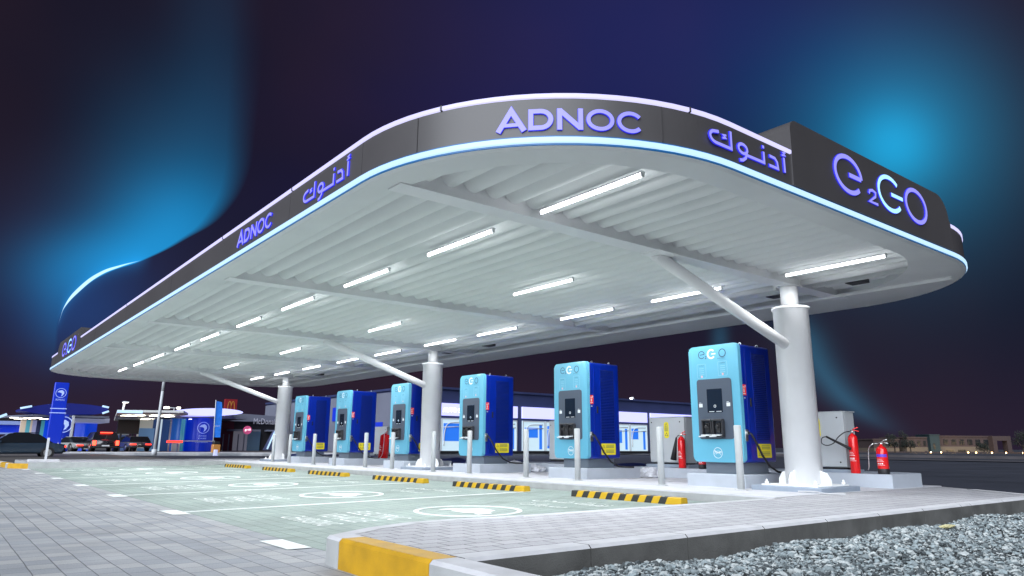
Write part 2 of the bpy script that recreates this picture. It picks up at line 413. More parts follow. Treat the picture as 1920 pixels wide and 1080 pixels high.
# kerbs: strips with separate stones
def kerb(name, path, w, z0, z1, lens, mats, label=None, gap=.006, bev=.022):
    """path: 2-D polyline (outer edge); stones laid along it to the left side; lens: list of (length, material index)"""
    mb = MB(); P = [Vector(p) for p in path]
    seg = [(P[i], P[i+1]) for i in range(len(P)-1)]
    Ls = [(b-a).length for a, b in seg]; tot = sum(Ls)
    def pt(s):
        for (a, b), L in zip(seg, Ls):
            if s <= L+1e-9 or (a, b) == seg[-1]: return a+(b-a)*(s/L), (b-a).normalized()
            s -= L
    brk = [0]
    for L in Ls: brk.append(brk[-1]+L)
    s = 0; k = 0
    while s < tot-1e-4:
        L, mi = lens[k % len(lens)]; e = min(s+L, tot)
        for b in brk:
            if s+.03 < b < e+.03: e = b; break
        a, d1 = pt(s+gap/2); 
        m_, d = pt((s+e)/2)
        a = m_-d*((e-s)/2-gap/2); b = m_+d*((e-s)/2-gap/2); nrm = Vector((-d.y, d.x))*w
        prof = [(a.x, a.y, z0), (a.x, a.y, z1-bev), (a.x+nrm.x*bev/w*1.0, a.y+nrm.y*bev/w, z1), (a.x+nrm.x, a.y+nrm.y, z1), (a.x+nrm.x, a.y+nrm.y, z0)]
        off = Vector((b.x-a.x, b.y-a.y, 0))
        A = [mb.bm.verts.new(p) for p in prof]; B = [mb.bm.verts.new(Vector(p)+off) for p in prof]
        mb._f(A, mi); mb._f(B[::-1], mi)
        for i in range(5):
            j = (i+1) % 5
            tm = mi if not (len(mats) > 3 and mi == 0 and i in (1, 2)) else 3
            mb._f([A[i], B[i], B[j], A[j]], tm)
        s = e; k += 1
    return tag(mb.build(name, mats), kind='structure')
# front kerb of the near apron: grey end, yellow stone, grey stones
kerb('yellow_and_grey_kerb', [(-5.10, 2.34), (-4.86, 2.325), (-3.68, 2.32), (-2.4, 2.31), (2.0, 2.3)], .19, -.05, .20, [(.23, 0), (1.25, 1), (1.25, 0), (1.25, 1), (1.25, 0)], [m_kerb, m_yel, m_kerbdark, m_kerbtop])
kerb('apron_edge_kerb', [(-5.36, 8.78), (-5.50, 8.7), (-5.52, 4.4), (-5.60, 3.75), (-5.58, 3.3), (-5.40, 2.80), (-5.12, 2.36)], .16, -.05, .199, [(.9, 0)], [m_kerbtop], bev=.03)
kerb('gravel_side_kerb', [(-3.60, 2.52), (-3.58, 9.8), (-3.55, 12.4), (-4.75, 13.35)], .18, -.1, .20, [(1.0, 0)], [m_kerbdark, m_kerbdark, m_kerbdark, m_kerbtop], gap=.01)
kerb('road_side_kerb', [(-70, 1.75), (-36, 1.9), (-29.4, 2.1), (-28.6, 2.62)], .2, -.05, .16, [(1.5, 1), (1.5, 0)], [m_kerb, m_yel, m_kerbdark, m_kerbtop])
sheet('sandy_verge', -70, -33.6, 2.1, 10, 2, 2, lambda x, y: .05, m_serv)
# raised service road with pale kerb
slab('service_road', [(-60.5, 10.5), (-54, 25), (-56, 31), (-54.9, 33), (-54.9, 90), (-160, 90), (-160, -40), (-70, -40), (-66, -5), (-64.0, 4)], -.05, .14, m_serv, m_conc)
kerb('service_road_kerb', [(-66, -5), (-64, 4), (-60.5, 10.5), (-54, 25)], .8, -.05, .19, [(1.5, 0)], [m_kerbtop])
# far rough ground to the right behind the island
m_sand = mat('pale_sandy_soil', (.05, .045, .05), .9, var=.3, scale=.5)
sheet('sandy_strip', -60, 120, 57, 60, 12, 2, lambda x, y: .02+.05*math.sin(x*1.7)*math.cos(y*3), m_sand)
slab('far_road_kerb', [(-70, 75), (120, 75), (120, 75.8), (-70, 75.8)], -.05, .2, MATS['pale_sandy_soil'])
slab('far_plot', [(-140, 90), (160, 90), (160, 260), (-140, 260)], -.05, .02, m_asph)

# painted markings in the bays
def gf(h): return lambda s, t: Vector((s, t, gz(s, t)+h))
PB = 3.6
XL = -6.26
mk = MB()
def rect_g(x0, x1, y0, y1, h=.005, ny=6):
    for j in range(ny):
        a, b = y0+(y1-y0)*j/ny, y0+(y1-y0)*(j+1)/ny
        mk.quad([(x0, a, gz(0, a)+h), (x1, a, gz(0, a)+h), (x1, b, gz(0, b)+h), (x0, b, gz(0, b)+h)])
def flatw(body, cx, y, w, h):
    write(mk, body, lambda s, t: Vector((cx-w/2+s, y+t, gz(0, y+t)+.006)), 0, width=w, height=h)
for k in range(0, 7):
    x = XL-PB*k
    if k != 0: rect_g(x-.058, x+.058, 2.6, 8.2)
    rect_g(x-.33, x+.33, 2.39, 2.60, h=.007, ny=1)
ARA = ['\uFEE6\uFEA4\uFEB7 \uFE94\uFEC4\uFED8\uFEE7', '\u0629\uFEAD\u0627\uFEF4\uFEB3']
for k in range(6):
    cx = XL-PB*(k+.5)+.13
    flatw('ELECTRIC', cx, 4.12, 1.12, .30)
    flatw('VEHICLE', cx, 3.70, 1.05, .30)
    flatw('CHARGING', cx, 3.28, 1.15, .30)
    # ring with a car silhouette
    ring = arcpts(cx+.20, 5.42, .68, .64, 0, 360, 40)[:-1]
    mk.ribbon(ring, .06, lambda s, t, n: Vector((s, t, gz(0, t)+n)), .001, .006, closed=True)
    car = [(-.42, -.18), (-.40, .02), (-.26, .10), (-.14, .30), (.16, .30), (.30, .10), (.44, .04), (.46, -.18), (.36, -.18), (.31, -.10), (.22, -.10), (.17, -.18), (-.13, -.18), (-.18, -.10), (-.27, -.10), (-.32, -.18)]
    for a, b in ((0, 16),):
        mk.quad([(cx+.25+p[0], 5.40+p[1], gz(0, 5.4+p[1])+.006) for p in car])
    flatw(ARA[0], cx+.25, 6.95, 1.35, .42)
    flatw(ARA[1], cx+.25, 6.45, .9, .36)
tag(mk.build('bay_markings', m_line, normals=False), kind='structure')

# ================================================================== CANOPY
CX0, CX1, CY0, CY1, CRAD = -33.6, -3.75, 3.05, 13.4, 2.6
def outline(off, n=22, x0=CX0, x1=CX1, y0=CY0, y1=CY1, r=CRAD):
    x0 += off; x1 -= off; y0 += off; y1 -= off; r = max(r-off, .05); p = []
    for cx, cy, a in ((x1-r, y0+r, -90), (x1-r, y1-r, 0), (x0+r, y1-r, 90), (x0+r, y0+r, 180)):
        p += arcpts(cx, cy, r, r, a, a+90, n)
    return p
INNER = dict(x0=CX0+.75, x1=CX1-.36, y0=CY0+.36, y1=12.06, r=2.3)
def band(mb, A, za, B, zb, mi=0, sm=True):
    a = [mb.bm.verts.new((x, y, za)) for x, y in A]; b = [mb.bm.verts.new((x, y, zb)) for x, y in B]
    n = len(a)
    for i in range(n):
        j = (i+1) % n; mb._f([a[i], a[j], b[j], b[i]], mi, sm)
can = thing('charging_canopy', 'long white canopy with rounded corners, grey fascia and blue light strips', 'canopy', (0, 0, 0))
mb = MB(); o0 = outline(0)
band(mb, o0, 3.518, o0, 3.876); band(mb, outline(.05), 3.876, outline(.05), 3.925)
band(mb, outline(0), 3.876, outline(.05), 3.876)
for x in (-30, -26, -22, -18, -14, -10.2, -8.3, -6.36):
    mb.box(x-.004, x+.004, CY0-.003, CY0+.01, 3.525, 3.872, 1)
for k in (19, 71):
    th = R(k); px, py = -6.35+2.603*math.sin(th), 5.65-2.603*math.cos(th)
    mb.box(-.004, .004, -.004, .004, 3.525, 3.872, 1, rot=Matrix.Translation((px, py, 0)) @ Matrix.Rotation(th, 4, 'Z'))
mb.build('fascia', [m_fascia, m_seam], can)
mb = MB(); top = [mb.bm.verts.new((x, y, 3.90)) for x, y in outline(.06)]; mb._f(top); mb.build('roof', m_rim, can)
mb = MB()
band(mb, outline(.004), 3.424, outline(-.004), 3.428); band(mb, outline(-.004), 3.428, outline(-.004), 3.444)
band(mb, outline(-.004), 3.444, outline(.02), 3.446); band(mb, outline(.0), 3.503, outline(.0), 3.518)
mb.build('light_strip_housing', m_cyan, can)
mb = MB(); A, B, C = outline(.01), outline(-.022), outline(.01)
band(mb, A, 3.445, B, 3.452); band(mb, B, 3.452, B, 3.497); band(mb, B, 3.497, C, 3.504)
mb.build('lower_light_strip', m_led, can)
mb = MB(); A, B = outline(.04), outline(-.012)
pieces = []
band(mb, outline(.02), 3.880, B, 3.885); band(mb, B, 3.885, B, 3.922); band(mb, B, 3.922, A, 3.93)
mb.build('upper_light_strip', m_ledtop, can)
for x in (-18.0, -11.0, -8.25): mb = MB(); mb.box(x-.012, x+.012, CY0-.016, CY0+.03, 3.878, 3.928); mb.build('light_strip_joint', m_fascia, can)
for k in (25, 78):
    th = R(k); px, py = -6.35+2.6*math.sin(th), 5.65-2.6*math.cos(th)
    mb = MB(); mb.box(-.010, .010, -.016, .03, 3.878, 3.928, rot=Matrix.Translation((px, py, 0)) @ Matrix.Rotation(th, 4, 'Z')); mb.build('light_strip_joint', m_fascia, can)
# soffit rim, inner lip
mb = MB(); inn = outline(0, **INNER)
band(mb, outline(.002), 3.424, outline(.05), 3.409, 0, True); band(mb, outline(.05), 3.409, inn, 3.412, 0, False); band(mb, inn, 3.412, inn, 3.80, 0, True)
i2 = outline(.05, **INNER)
mb.build('soffit_rim', m_rim, can)

# fluted ceiling
mb = MB(); per = .285; NS = 18
def xr(y, off=.16):
    x0, x1, y0, y1, r = CX0+off, CX1-off, CY0+off, CY1-off, CRAD-off
    d = 0
    if y < y0+r: d = r-math.sqrt(max(r*r-(y0+r-y)**2, 0))
    if y > y1-r: d = r-math.sqrt(max(r*r-(y-y1+r)**2, 0))
    return x0+d, x1-d
def cz_(y):
    t = ((y-3.67)/per) % 1.0          # 0 at the low ridge
    if t < .07: f = t/.07
    else: f = (1-(t-.07)/.93)**2.7
    return 3.50+.36*f
ys = []; y = 3.67-per
while y < 12.2:
    ys += [y+per*q/NS for q in range(NS)]; y += per
ys = [y for y in ys if CY0+.2 < y < 12.25]
prev = None
for i, y in enumerate(ys):
    a, b = xr(y); z = cz_(y)
    cur = [mb.bm.verts.new((a+(b-a)*q/6, y, z)) for q in range(7)]
    if prev:
        for q in range(6): mb._f([prev[q], prev[q+1], cur[q+1], cur[q]], 0, True)
    prev = cur
cl = mb.build('fluted_ceiling', m_ceil, can)
cl.data.set_sharp_from_angle(angle=R(38))
# beams and long pipe purlin
BX = [-6.15-5.4*k for k in range(5)]
for x in BX:
    mb = MB(); mb.box(x-.13, x+.13, 3.32, 12.3, 3.396, 3.412); mb.box(x-.115, x+.115, 3.42, 12.2, 3.412, 3.70)
    for yy in (6.0, 8.8, 10.6): mb.box(x-.118, x+.118, yy, yy+.008, 3.412, 3.66)
    bo = mb.build('beam', m_white, can)
    for yy in (7.42, 10.61):
        mb = MB(); mb.box(x-.17, x+.17, yy-.2, yy+.2, 3.384, 3.396)
        for sx in (-.13, .13):
            for sy in (-.16, .16): mb.cyl((x+sx, yy+sy, 3.384), (x+sx, yy+sy, 3.372), .014, n=6)
        mb.build('connection_plate', m_white, bo)
for i, (a, b) in enumerate([(-6.02, -4.25), (-11.4, -6.5), (-16.8, -11.7), (-22.2, -17.3), (-27.5, -22.5), (-32.5, -28.0)]):
    mb = MB(); mb.cyl((a, 10.82, 3.47), (b, 10.82, 3.47), .055, n=16); mb.box(a-.05 if i == 0 else b, a if i == 0 else b+.05, 10.74, 10.9, 3.41, 3.52, 0); mb.build('pipe_purlin', m_white, can)
mb = MB(); mb.box(-32.6, -4.35, 11.15, 11.21, 3.43, 3.55); mb.box(-32.6, -4.2, 11.9, 11.94, 3.36, 3.42); mb.build('edge_channel', m_rim, can)
for x in (-5.55, -7.0, -15.6, -17.6, -26.6): mb = MB(); mb.box(x, x+.28, 11.3, 11.55, 3.44, 3.50); mb.build('junction_box', m_dark, can)
# raised sign boxes
def raised(poly, fn, t, name='raised_sign_box'):
    mb = MB(); a = [mb.bm.verts.new(fn(s, z, .016)) for s, z in poly]; b = [mb.bm.verts.new(fn(s, z, -t)) for s, z in poly]
    mb._f(a); mb._f(b[::-1])
    for i in range(len(a)):
        j = (i+1) % len(a); mb._f([a[i], b[i], b[j], a[j]])
    return mb.build(name, m_fascia, can)
fE = lambda s, z, n: Vector((CX1+n, s, z))           # right end face, s = y
fFr = lambda s, z, n: Vector((s, CY0-n, z))            # front face, s = x
raised([(6.72, 3.522), (10.82, 3.522), (10.82, 3.93)]+arcpts(10.45, 3.97, .33, .32, 0, 90, 8)+arcpts(6.86, 4.17, .12, .12, 90, 180, 6)+[(6.74, 4.0)], fE, .40)
raised([(-29.6, 3.522), (-24.55, 3.522), (-24.55, 4.10)]+arcpts(-24.66, 4.11, .1, .1, 0, 90, 5)+arcpts(-29.0, 3.92, .5, .30, 90, 180, 8)+[(-29.55, 3.7)], fFr, .40)
# lettering
def farc(s, z, n):                    # near rounded corner, s = arc length from its middle (51 deg)
    th = R(51.4)+s/CRAD
    return Vector((-6.35+(CRAD+n)*math.sin(th), 5.65-(CRAD+n)*math.cos(th), z))
def glyph(ch):
    W = .22
    if ch == 'A': return [([(0.02, 0), (.57, .98), (1.12, 0)], .25, 0), ([(.28, .30), (.86, .30)], .17, 0)], 1.14
    if ch == 'D': return [([(.12, .11), (.12, .89), (.50, .89)]+arcpts(.52, .5, .42, .39, 88, -88, 14)+[(.5, .11)], W, 1)], 1.06
    if ch == 'N': return [([(.11, 0), (.11, 1.0)], W, 0), ([(.11, .93), (.97, .07)], .24, 0), ([(.97, 0), (.97, 1.0)], W, 0)], 1.08
    if ch == 'O': return [(arcpts(.58, .5, .50, .42, 0, 360, 32)[:-1], .185, 1)], 1.16
    if ch == 'C': return [(arcpts(.58, .5, .50, .42, 38, 322, 28), .185, 0)], 1.12
def letters_on(word, fn, s0, z0, h, wid=None, ms=(m_letter, m_halo), flip=1):
    tot = sum(glyph(c)[1] for c in word)+.13*(len(word)-1); k = (wid/tot) if wid else h; s = 0
    for c in word:
        st, w = glyph(c); mb = MB()
        for pts, ww, cl_ in st:
            P = [(s0+flip*(s+p[0])*k, z0+p[1]*h) for p in pts]
            mb.ribbon(P, ww*h*.94, fn, .002, .018, 0, 1, closed=bool(cl_))
            mb.ribbon(P, ww*h+.004, fn, .001, .008, 1, 1, closed=bool(cl_))
        mb.build('letter', list(ms), can); s += w+.13
def arabic_on(fn, s0, z0, w, h, lw=.034):
    u, v = w/4.8, h/1.25
    parts = [[[(1.25, 1.02), (1.25, .05), (.5, .05)]+arcpts(.38, .36, .34, .31, 270, 120, 8)+[(.55, .72)], [(.98, .68), (.80, .64), (.93, .52), (.74, .46)]],
             [arcpts(1.95, .34, .27, .26, -60, 300, 14), [(2.16, .2), (2.10, -.12), (1.92, -.3), (1.72, -.36)], [(2.16, .06), (3.28, .06), (3.28, .70)], [(3.22, .98), (3.34, .98)]],
             [[(3.66, .62), (4.02, .60), (4.16, .42), (4.2, .05), (3.6, .05)]],
             [[(4.66, 0), (4.66, .88)], [(4.80, 1.22), (4.62, 1.17), (4.74, 1.04), (4.52, .99)]]]
    for gset in parts:
        mb = MB()
        for P in gset:
            Q = [(s0+p[0]*u, z0+(p[1]+.0)*v) for p in P]
            thin = lw*(.62 if max(p[0] for p in P)-min(p[0] for p in P) < .35 and len(P) == 4 else 1)
            mb.ribbon(Q, thin*.92, fn, .002, .015, 0, 1); mb.ribbon(Q, thin+.007, fn, .001, .007, 1, 1)
        mb.build('letter', [m_letter, m_halo], can)
def e2go_on(fn, s0, z0, w, h, lw=.06):
    """round open e, small 2, open G, ring O"""
    def C(cx, cy, r, a0, a1, n=26): return [(s0+w*x, z0+h*y) for x, y in arcpts(cx, cy, r, .5*.92, a0, a1, n)]
    q = lambda x, y: (s0+w*x, z0+h*y)
    e = C(.135, .5, .125, 0, 318); bars = [q(.14, .50), q(.255, .50)]
    G = C(.56, .5, .125, 45, 322); gb = [q(.57, .5), q(.70, .5)]
    O = C(.86, .5, .122, 0, 360)[:-1]
    two = [q(x, y) for x, y in [(.325, .24), (.335, .33), (.365, .37), (.395, .33), (.39, .22), (.325, .03), (.41, .03)]]
    for nm, sets, ms in (('letter', [(e, lw, 0), (bars, lw, 0)], (m_letter, m_halo)), ('letter', [(two, lw*.6, 0)], (m_letter, m_halo)),
                         ('letter', [(G, lw, 0), (gb, lw*.9, 0)], (m_lcyan, m_halo)), ('letter', [(O, lw, 1)], (m_letter, m_halo))):
        mb = MB()
        for P, l, cl_ in sets:
            mb.ribbon(P, l*.92, fn, .018, .030, 0, 1, closed=bool(cl_)); mb.ribbon(P, l+.005, fn, .017, .022, 1, 1, closed=bool(cl_))
        mb.build(nm, list(ms), can)
letters_on('ADNOC', farc, R(37.6-51.4)*CRAD, 3.565, .205, wid=R(66.6-37.6)*CRAD)
arabic_on(fE, 5.30, 3.625, 1.31, .235)
arabic_on(fFr, -7.85, 3.60, 1.22, .235)
letters_on('ADNOC', fFr, -10.22, 3.575, .205, wid=1.36)
e2go_on(fE, 7.60, 3.70, 2.46, .475)
e2go_on(fFr, -28.2, 3.62, 2.9, .44)

# columns, struts
def make_col(x):
    y = 10.61
    mb = MB(); mb.lathe([(.272, .29), (.272, 3.00), (.292, 3.0), (.292, 3.035), (.25, 3.038)], (x, y, 0), 40)
    c = mb.build('column', m_white, can)
    mb = MB(); mb.cyl((x, y, 3.03), (x, y, 3.40), .135, n=28); mb.build('column_neck', m_white, c)
    mb = MB(); mb.box(x-.46, x+.46, y-.46, y+.46, .272, .292, bevel=.004)
    mb.build('base_plate', m_white, c)
    for a in range(4):
        mb = MB(); Mx = Matrix.Translation((x, y, 0)) @ Matrix.Rotation(R(90*a+45*0), 4, 'Z')
        pr = [(.262, 0, .292), (.43, 0, .292), (.43, 0, .36), (.37, 0, .46), (.262, 0, .50)]
        mb.prism([Mx @ Vector((p[0], -.011, p[2])) for p in pr], (Mx.to_3x3() @ Vector((0, .022, 0))))
        mb.build('gusset', m_white, c)
    for sx in (-1, 1):
        for sy in (-1, 1):
            mb = MB(); mb.cyl((x+.4*sx, y+.4*sy, .292), (x+.4*sx, y+.4*sy, .36), .014, n=8); mb.cyl((x+.4*sx, y+.4*sy, .292), (x+.4*sx, y+.4*sy, .325), .032, n=6)
            mb.build('anchor_bolt', m_white, c)
    mb = MB(); mb.cyl((x, 10.36, 2.43), (x-.08, 7.42, 3.40), .085, n=24); mb.build('strut', m_white, can)
    mb = MB(); mb.box(x-.57, x+.57, y-.57, y+.57, .19, .272, bevel=.012)
    return mb.build('column_plinth', m_conc2)
cn = ['right-hand', 'middle', 'left-hand']
for k in range(3):
    o = make_col(-6.15-10.8*k)
    tag(o, ['square grey concrete pad under the nearest white column', 'square grey concrete pad under the middle white column', 'square grey concrete pad under the farthest white column'][k], 'column pad', 'column pads')

# ceiling tube lights
def tube_light(x0, x1, y):
    L = x1-x0
    t = thing('tube_light', 'x', 'tube light', (x0, y, 3.44), group='tube lights in the canopy ceiling')
    mb = MB(); mb.cyl((0, 0, -.026), (L, 0, -.026), .018, n=12); mb.build('tube', m_tube, t)
    mb = MB(); mb.box(-.02, L+.02, -.024, .024, -.006, .012); mb.box(L+.0, L+.015, -.02, .02, -.046, 0); mb.box(-.015, 0, -.02, .02, -.046, 0)
    mb.build('fitting', m_white, t)
    l = bpy.data.lights.new('tube_light_lamp', 'AREA'); l.shape = 'RECTANGLE'; l.size = 1.5; l.size_y = .04; l.energy = 39; l.color = (.94, .97, 1.0)
    lo = bpy.data.objects.new('tube_light_lamp', l); COL.objects.link(lo); lo.location = (L/2, 0, -.052); lo.parent = t     # throws the tube's light downwards
    return t
LT = tube_light(0, 1.50, 5.2)
first = True
ordn = ['nearest to the near rounded corner', 'second from the near end', 'third from the near end', 'fourth from the near end', 'fifth from the near end', 'sixth from the near end', 'seventh from the near end', 'eighth from the near end', 'second from the far end', 'at the far end']
for row, y, xs in (('front', 5.18, [-6.01, -8.49, -11.18, -14.03, -16.82, -19.7, -22.35, -25.15, -27.85, -30.5]),
                   ('middle', 7.83, [-9.85, -15.42, -21.07, -26.43]),
                   ('rear', 10.2, [-5.93, -8.68, -11.21, -14.26, -16.74, -19.59, -22.23, -25.1, -27.9, -30.6])):
    for k, x in enumerate(xs):
        o = LT if first else copy_tree(LT); first = False
        o.location = (x*.977, y*.977, 3.44)
        od = ordn[k] if len(xs) == 10 else ['nearest', 'second from the near end', 'third from the near end', 'farthest'][k]
        o['label'] = 'lit tube light in the %s ceiling row, %s' % (row, od)

# ================================================================== CHARGERS
m_pale = mat('pale_blue_print', (.30, .60, .72), .5)
def make_charger():
    t = thing('ev_charger', 'x', 'ev charger', group='chargers along the island')
    # local origin: front bottom left corner of the cabinet, x to the right, y back, z up
    W, H, D = 1.0, 1.95, .95
    mb = MB(); pl = rrect(.012, W-.012, .02, H-.01, .03)
    mb.box(.01, W-.01, .075, D, .0, H-.02, bevel=.035, seg=3)
    mb.box(.0, W, .20, .206, .05, H-.1, 0)
    body = mb.build('cabinet', m_bl, t)
    mb = MB(); a = rrect(0, W, 0, H, .075, 7)
    mb.prism([(x, 0, z) for x, z in a], (0, .08, 0)); 
    es = [e for e in mb.bm.edges if all(abs(v.co.y) < 1e-6 for v in e.verts)]
    bmesh.ops.bevel(mb.bm, geom=es, offset=.014, segments=3, affect='EDGES')
    mb.build('front_panel', m_cy, t)
    mb = MB(); mb.prism([(x, -.012, z) for x, z in rrect(.15, .845, .375, 1.375, .05, 5)], (0, .014, 0)); pn = mb.build('control_panel', m_pan, t)
    mb = MB(); mb.prism([(x, -.016, z) for x, z in rrect(.35, .655, .81, 1.205, .012, 2)], (0, .006, 0)); mb.build('screen', m_scr, pn)
    mb = MB()
    for x in (.385, .53): mb.box(x, x+.10, -.019, -.015, .822, .832)
    ring = arcpts(.505, .915, .02, .02, 0, 360, 12)[:-1]
    mb.ribbon(ring, .008, lambda s, z, n: Vector((s, -n, z)), .015, .019, closed=True)
    for x in (.215, .77):
        mb.box(x-.035, x+.035, -.016, -.012, .905, .965); mb.box(x-.03, x+.01, -.016, -.012, .975, .983)
    mb.build('panel_marking', m_lpan, pn)
    for x in (.26, .475):         # two holsters with connectors resting in them
        mb = MB(); mb.box(x, x+.20, -.10, -.013, .665, .70, bevel=.012); mb.box(x, x+.022, -.085, -.013, .45, .67); mb.box(x+.178, x+.20, -.085, -.013, .45, .67)
        mb.prism([(x, -.015, .45), (x, -.13, .43), (x, -.10, .40), (x, -.015, .40)], (.20, 0, 0))
        h = mb.build('holster', m_dark, pn)
        mb = MB(); mb.box(x+.06, x+.14, -.07, -.014, .47, .645, bevel=.02); mb.cyl((x+.1, -.05, .60), (x+.1, -.10, .56), .032, n=12)
        mb.build('connector', m_black, h)
        mb = MB(); mb.box(x+.02, x+.18, -.145, -.06, .425, .445, bevel=.008); mb.cyl((x-.03, -.13, .415), (x+.10, -.12, .42), .013, n=8)
        mb.build('holster_lip', m_lpan, h)
    # writing: e2GO
    mb = MB(); fz = lambda s, z, n: Vector((s, -n, z))
    def C(cx, r, a0, a1): return arcpts(cx, 1.80, r, r*1.02, a0, a1, 20)
    lw = .013
    mb.ribbon(C(.275, .062, 8, 318), lw, fz, .0005, .003); mb.ribbon([(.245, 1.80), (.335, 1.807)], lw, fz, .0005, .003)
    mb.ribbon([(.348, 1.765), (.362, 1.775), (.374, 1.762), (.348, 1.728), (.378, 1.728)], .008, fz, .0005, .003)
    mb.ribbon(C(.70, .065, 0, 360)[:-1], lw, fz, .0005, .003, closed=True)
    write(mb, 'ELECTRIC', lambda s, z: Vector((.60+s, -.003, 1.705+z)), width=.14, height=.016)
    mb.build('logo', m_ink, t)
    mb = MB(); mb.ribbon(C(.475, .07, 42, 322), .03, fz, .0005, .003); mb.ribbon([(.48, 1.80), (.565, 1.80)], .022, fz, .0005, .003)
    mb.build('logo_letter', m_lpan, t)
    for x, z in ((.17, 1.40), (.60, 1.42)):
        mb = MB(); r_ = rrect(x, x+.18, z, z+.24, .02, 3)
        mb.ribbon(r_, .004, fz, .0005, .002, closed=True)
        for q in range(4): mb.box(x+.04, x+.14, -.002, -.0005, z+.055+q*.035, z+.062+q*.035)
        mb.build('notice', m_pale, t)
    mb = MB()
    for x, z in ((.17, 1.40), (.60, 1.42)): write(mb, 'CHARGE', lambda s, zz: Vector((x+.04+s, -.0022, z+.205+zz)), width=.1, height=.014)
    mb.build('notice_heading', m_ink, t)
    mb = MB()
    for x, z in ((.26, 1.425), (.69, 1.445)): mb.prism([(x+.02*math.cos(R(a)), -.0025, z+.02*math.sin(R(a))) for a in range(0, 360, 30)], (0, .002, 0))
    mb.build('notice_dot', mat_pink, t)
    # round emblem low on the front: ring with a curved beak of three strokes
    mb = MB(); mb.ribbon(arcpts(.50, .15, .085, .085, 0, 360, 28)[:-1], .008, fz, .0005, .003, closed=True)
    for rr, a0, a1, dy in ((.075, 35, 165, -.03), (.055, 20, 150, -.045), (.06, 200, 300, .055)): mb.ribbon(arcpts(.505, .15+dy, rr, rr*.8, a0, a1, 10), .007, fz, .0005, .003)
    mb.ribbon([(.43, .185), (.47, .16), (.52, .15), (.565, .17)], .012, fz, .0005, .003)
    mb.build('emblem', m_lpan, t)
    # right-hand side: louvres, stickers, socket, cable
    X = W-.01
    mb = MB()
    n = 46
    for q in range(n):
        z = .36+(1.80-.36)*q/n
        mb.prism([(X, .40, z), (X+.010, .40, z+.006), (X, .40, z+.024)], (0, .38, 0), 0)
    mb.build('louvre_vent', m_bld, t)
    mb = MB(); mb.box(X, X+.006, .385, .395, .34, 1.83); mb.box(X, X+.006, .785, .795, .34, 1.83); mb.build('vent_frame', m_bl, t)
    mb = MB(); mb.prism([(X+.003, y, z) for y, z in rrect(.075, .185, 1.08, 1.26, .01, 2)], (-.003, 0, 0)); rs = mb.build('red_notice', m_red, t)
    mb = MB(); mb.box(X+.003, X+.005, .10, .16, 1.21, 1.222); mb.box(X+.003, X+.005, .115, .135, 1.13, 1.19); mb.box(X+.003, X+.005, .10, .16, 1.10, 1.112)
    mb.quad([(X+.005, .145, 1.245), (X+.005, .175, 1.245), (X+.005, .175, 1.215)]); mb.build('red_notice_writing', m_lpan, rs)
    mb = MB(); mb.box(X+.0, X+.004, .115, .155, 1.03, 1.045); mb.build('small_label', m_lpan, t)
    mb = MB(); mb.box(X, X+.022, .27, .30, .90, 1.04, bevel=.006); mb.build('door_handle', m_black, t)
    mb = MB(); mb.prism([(X+.003, y, z) for y, z in rrect(.385, .80, .075, .30, .018, 3)], (-.003, 0, 0)); ys_ = mb.build('yellow_warning_sign', m_yst, t)
    mb = MB()
    for zz in (.245, .145):
        mb.ribbon([(.425, zz-.03), (.455, zz+.025), (.485, zz-.03)], .006, lambda s, z, n: Vector((X+n, s, z)), .003, .004, closed=True)
        for q in range(3): mb.box(X+.003, X+.004, .52, .75, zz-.028+q*.024, zz-.020+q*.024)
    mb.build('warning_writing', m_ink, ys_)
    mb = MB(); mb.box(X, X+.02, .06, .14, .34, .53, bevel=.006); mb.cyl((X+.015, .10, .47), (X+.05, .10, .475), .035, n=16); so = mb.build('socket', m_chrome, t)
    mb = MB(); P = [(X+.05, .10, .475), (X+.09, .12, .45), (X+.11, .20, .33), (X+.12, .34, .12), (X+.13, .52, -.06), (X+.15, .72, -.15), (X+.22, .85, -.165), (X+.36, .95, -.165)]
    mb.tube(P, .018, n=10); mb.build('cable', m_black, t)
    mb = MB(); mb.box(.16, W-.12, .12, .85, -.185, .0, bevel=.0); mb.box(.158, .163, .118, .13, -.18, 0); mb.build('base', m_base, t)
    for x, y in ((.85, .3), (.85, .8), (.2, .8)):
        mb = MB(); ring = [(x+.022*math.cos(R(a)), y, H+.012+.02*math.sin(R(a))) for a in range(0, 361, 30)]
        mb.tube(ring, .007, n=6); mb.cyl((x, y, H-.03), (x, y, H), .012, n=8); mb.build('lifting_eye', m_chrome, t)
    return t
mat_pink = mat('pale_red_dot', (.8, .45, .45), .5)
CHX = [-7.98, -11.56, -15.13, -18.67, -22.33, -25.85]
clab = ['blue charger nearest the camera, just left of the big white column', 'blue charger second from the right, standing alone between the columns', 'blue charger just right of the middle white column', 'blue charger just left of the middle column, beside the big red extinguisher',
        'blue charger second from the left end of the row', 'blue charger at the far left end, next to the farthest white column']
ch0 = make_charger()
for k, x in enumerate(CHX):
    o = ch0 if k == 0 else copy_tree(ch0)
    o.location = (x, 10.30, .59); o['label'] = clab[k]
    if k == 5:
        pass
plab = ['nearest the camera beside the big white column', 'second from the right', 'just right of the middle column', 'just left of the middle column', 'second from the left end', 'at the far left end']
def make_plinth(x0, x1, y0, y1, z0, z1, label, group, m=m_conc):
    mb = MB(); mb.box(x0, x1, y0, y1, z0, z1, bevel=.012)
    return tag(mb.build('charger_plinth', m), label, 'plinth', group)
for k, x in enumerate(CHX):
    make_plinth(x-.07, x+1.07, 10.18, 11.75, .19, .405, 'low grey plinth under the charger '+plab[k], 'charger plinths')

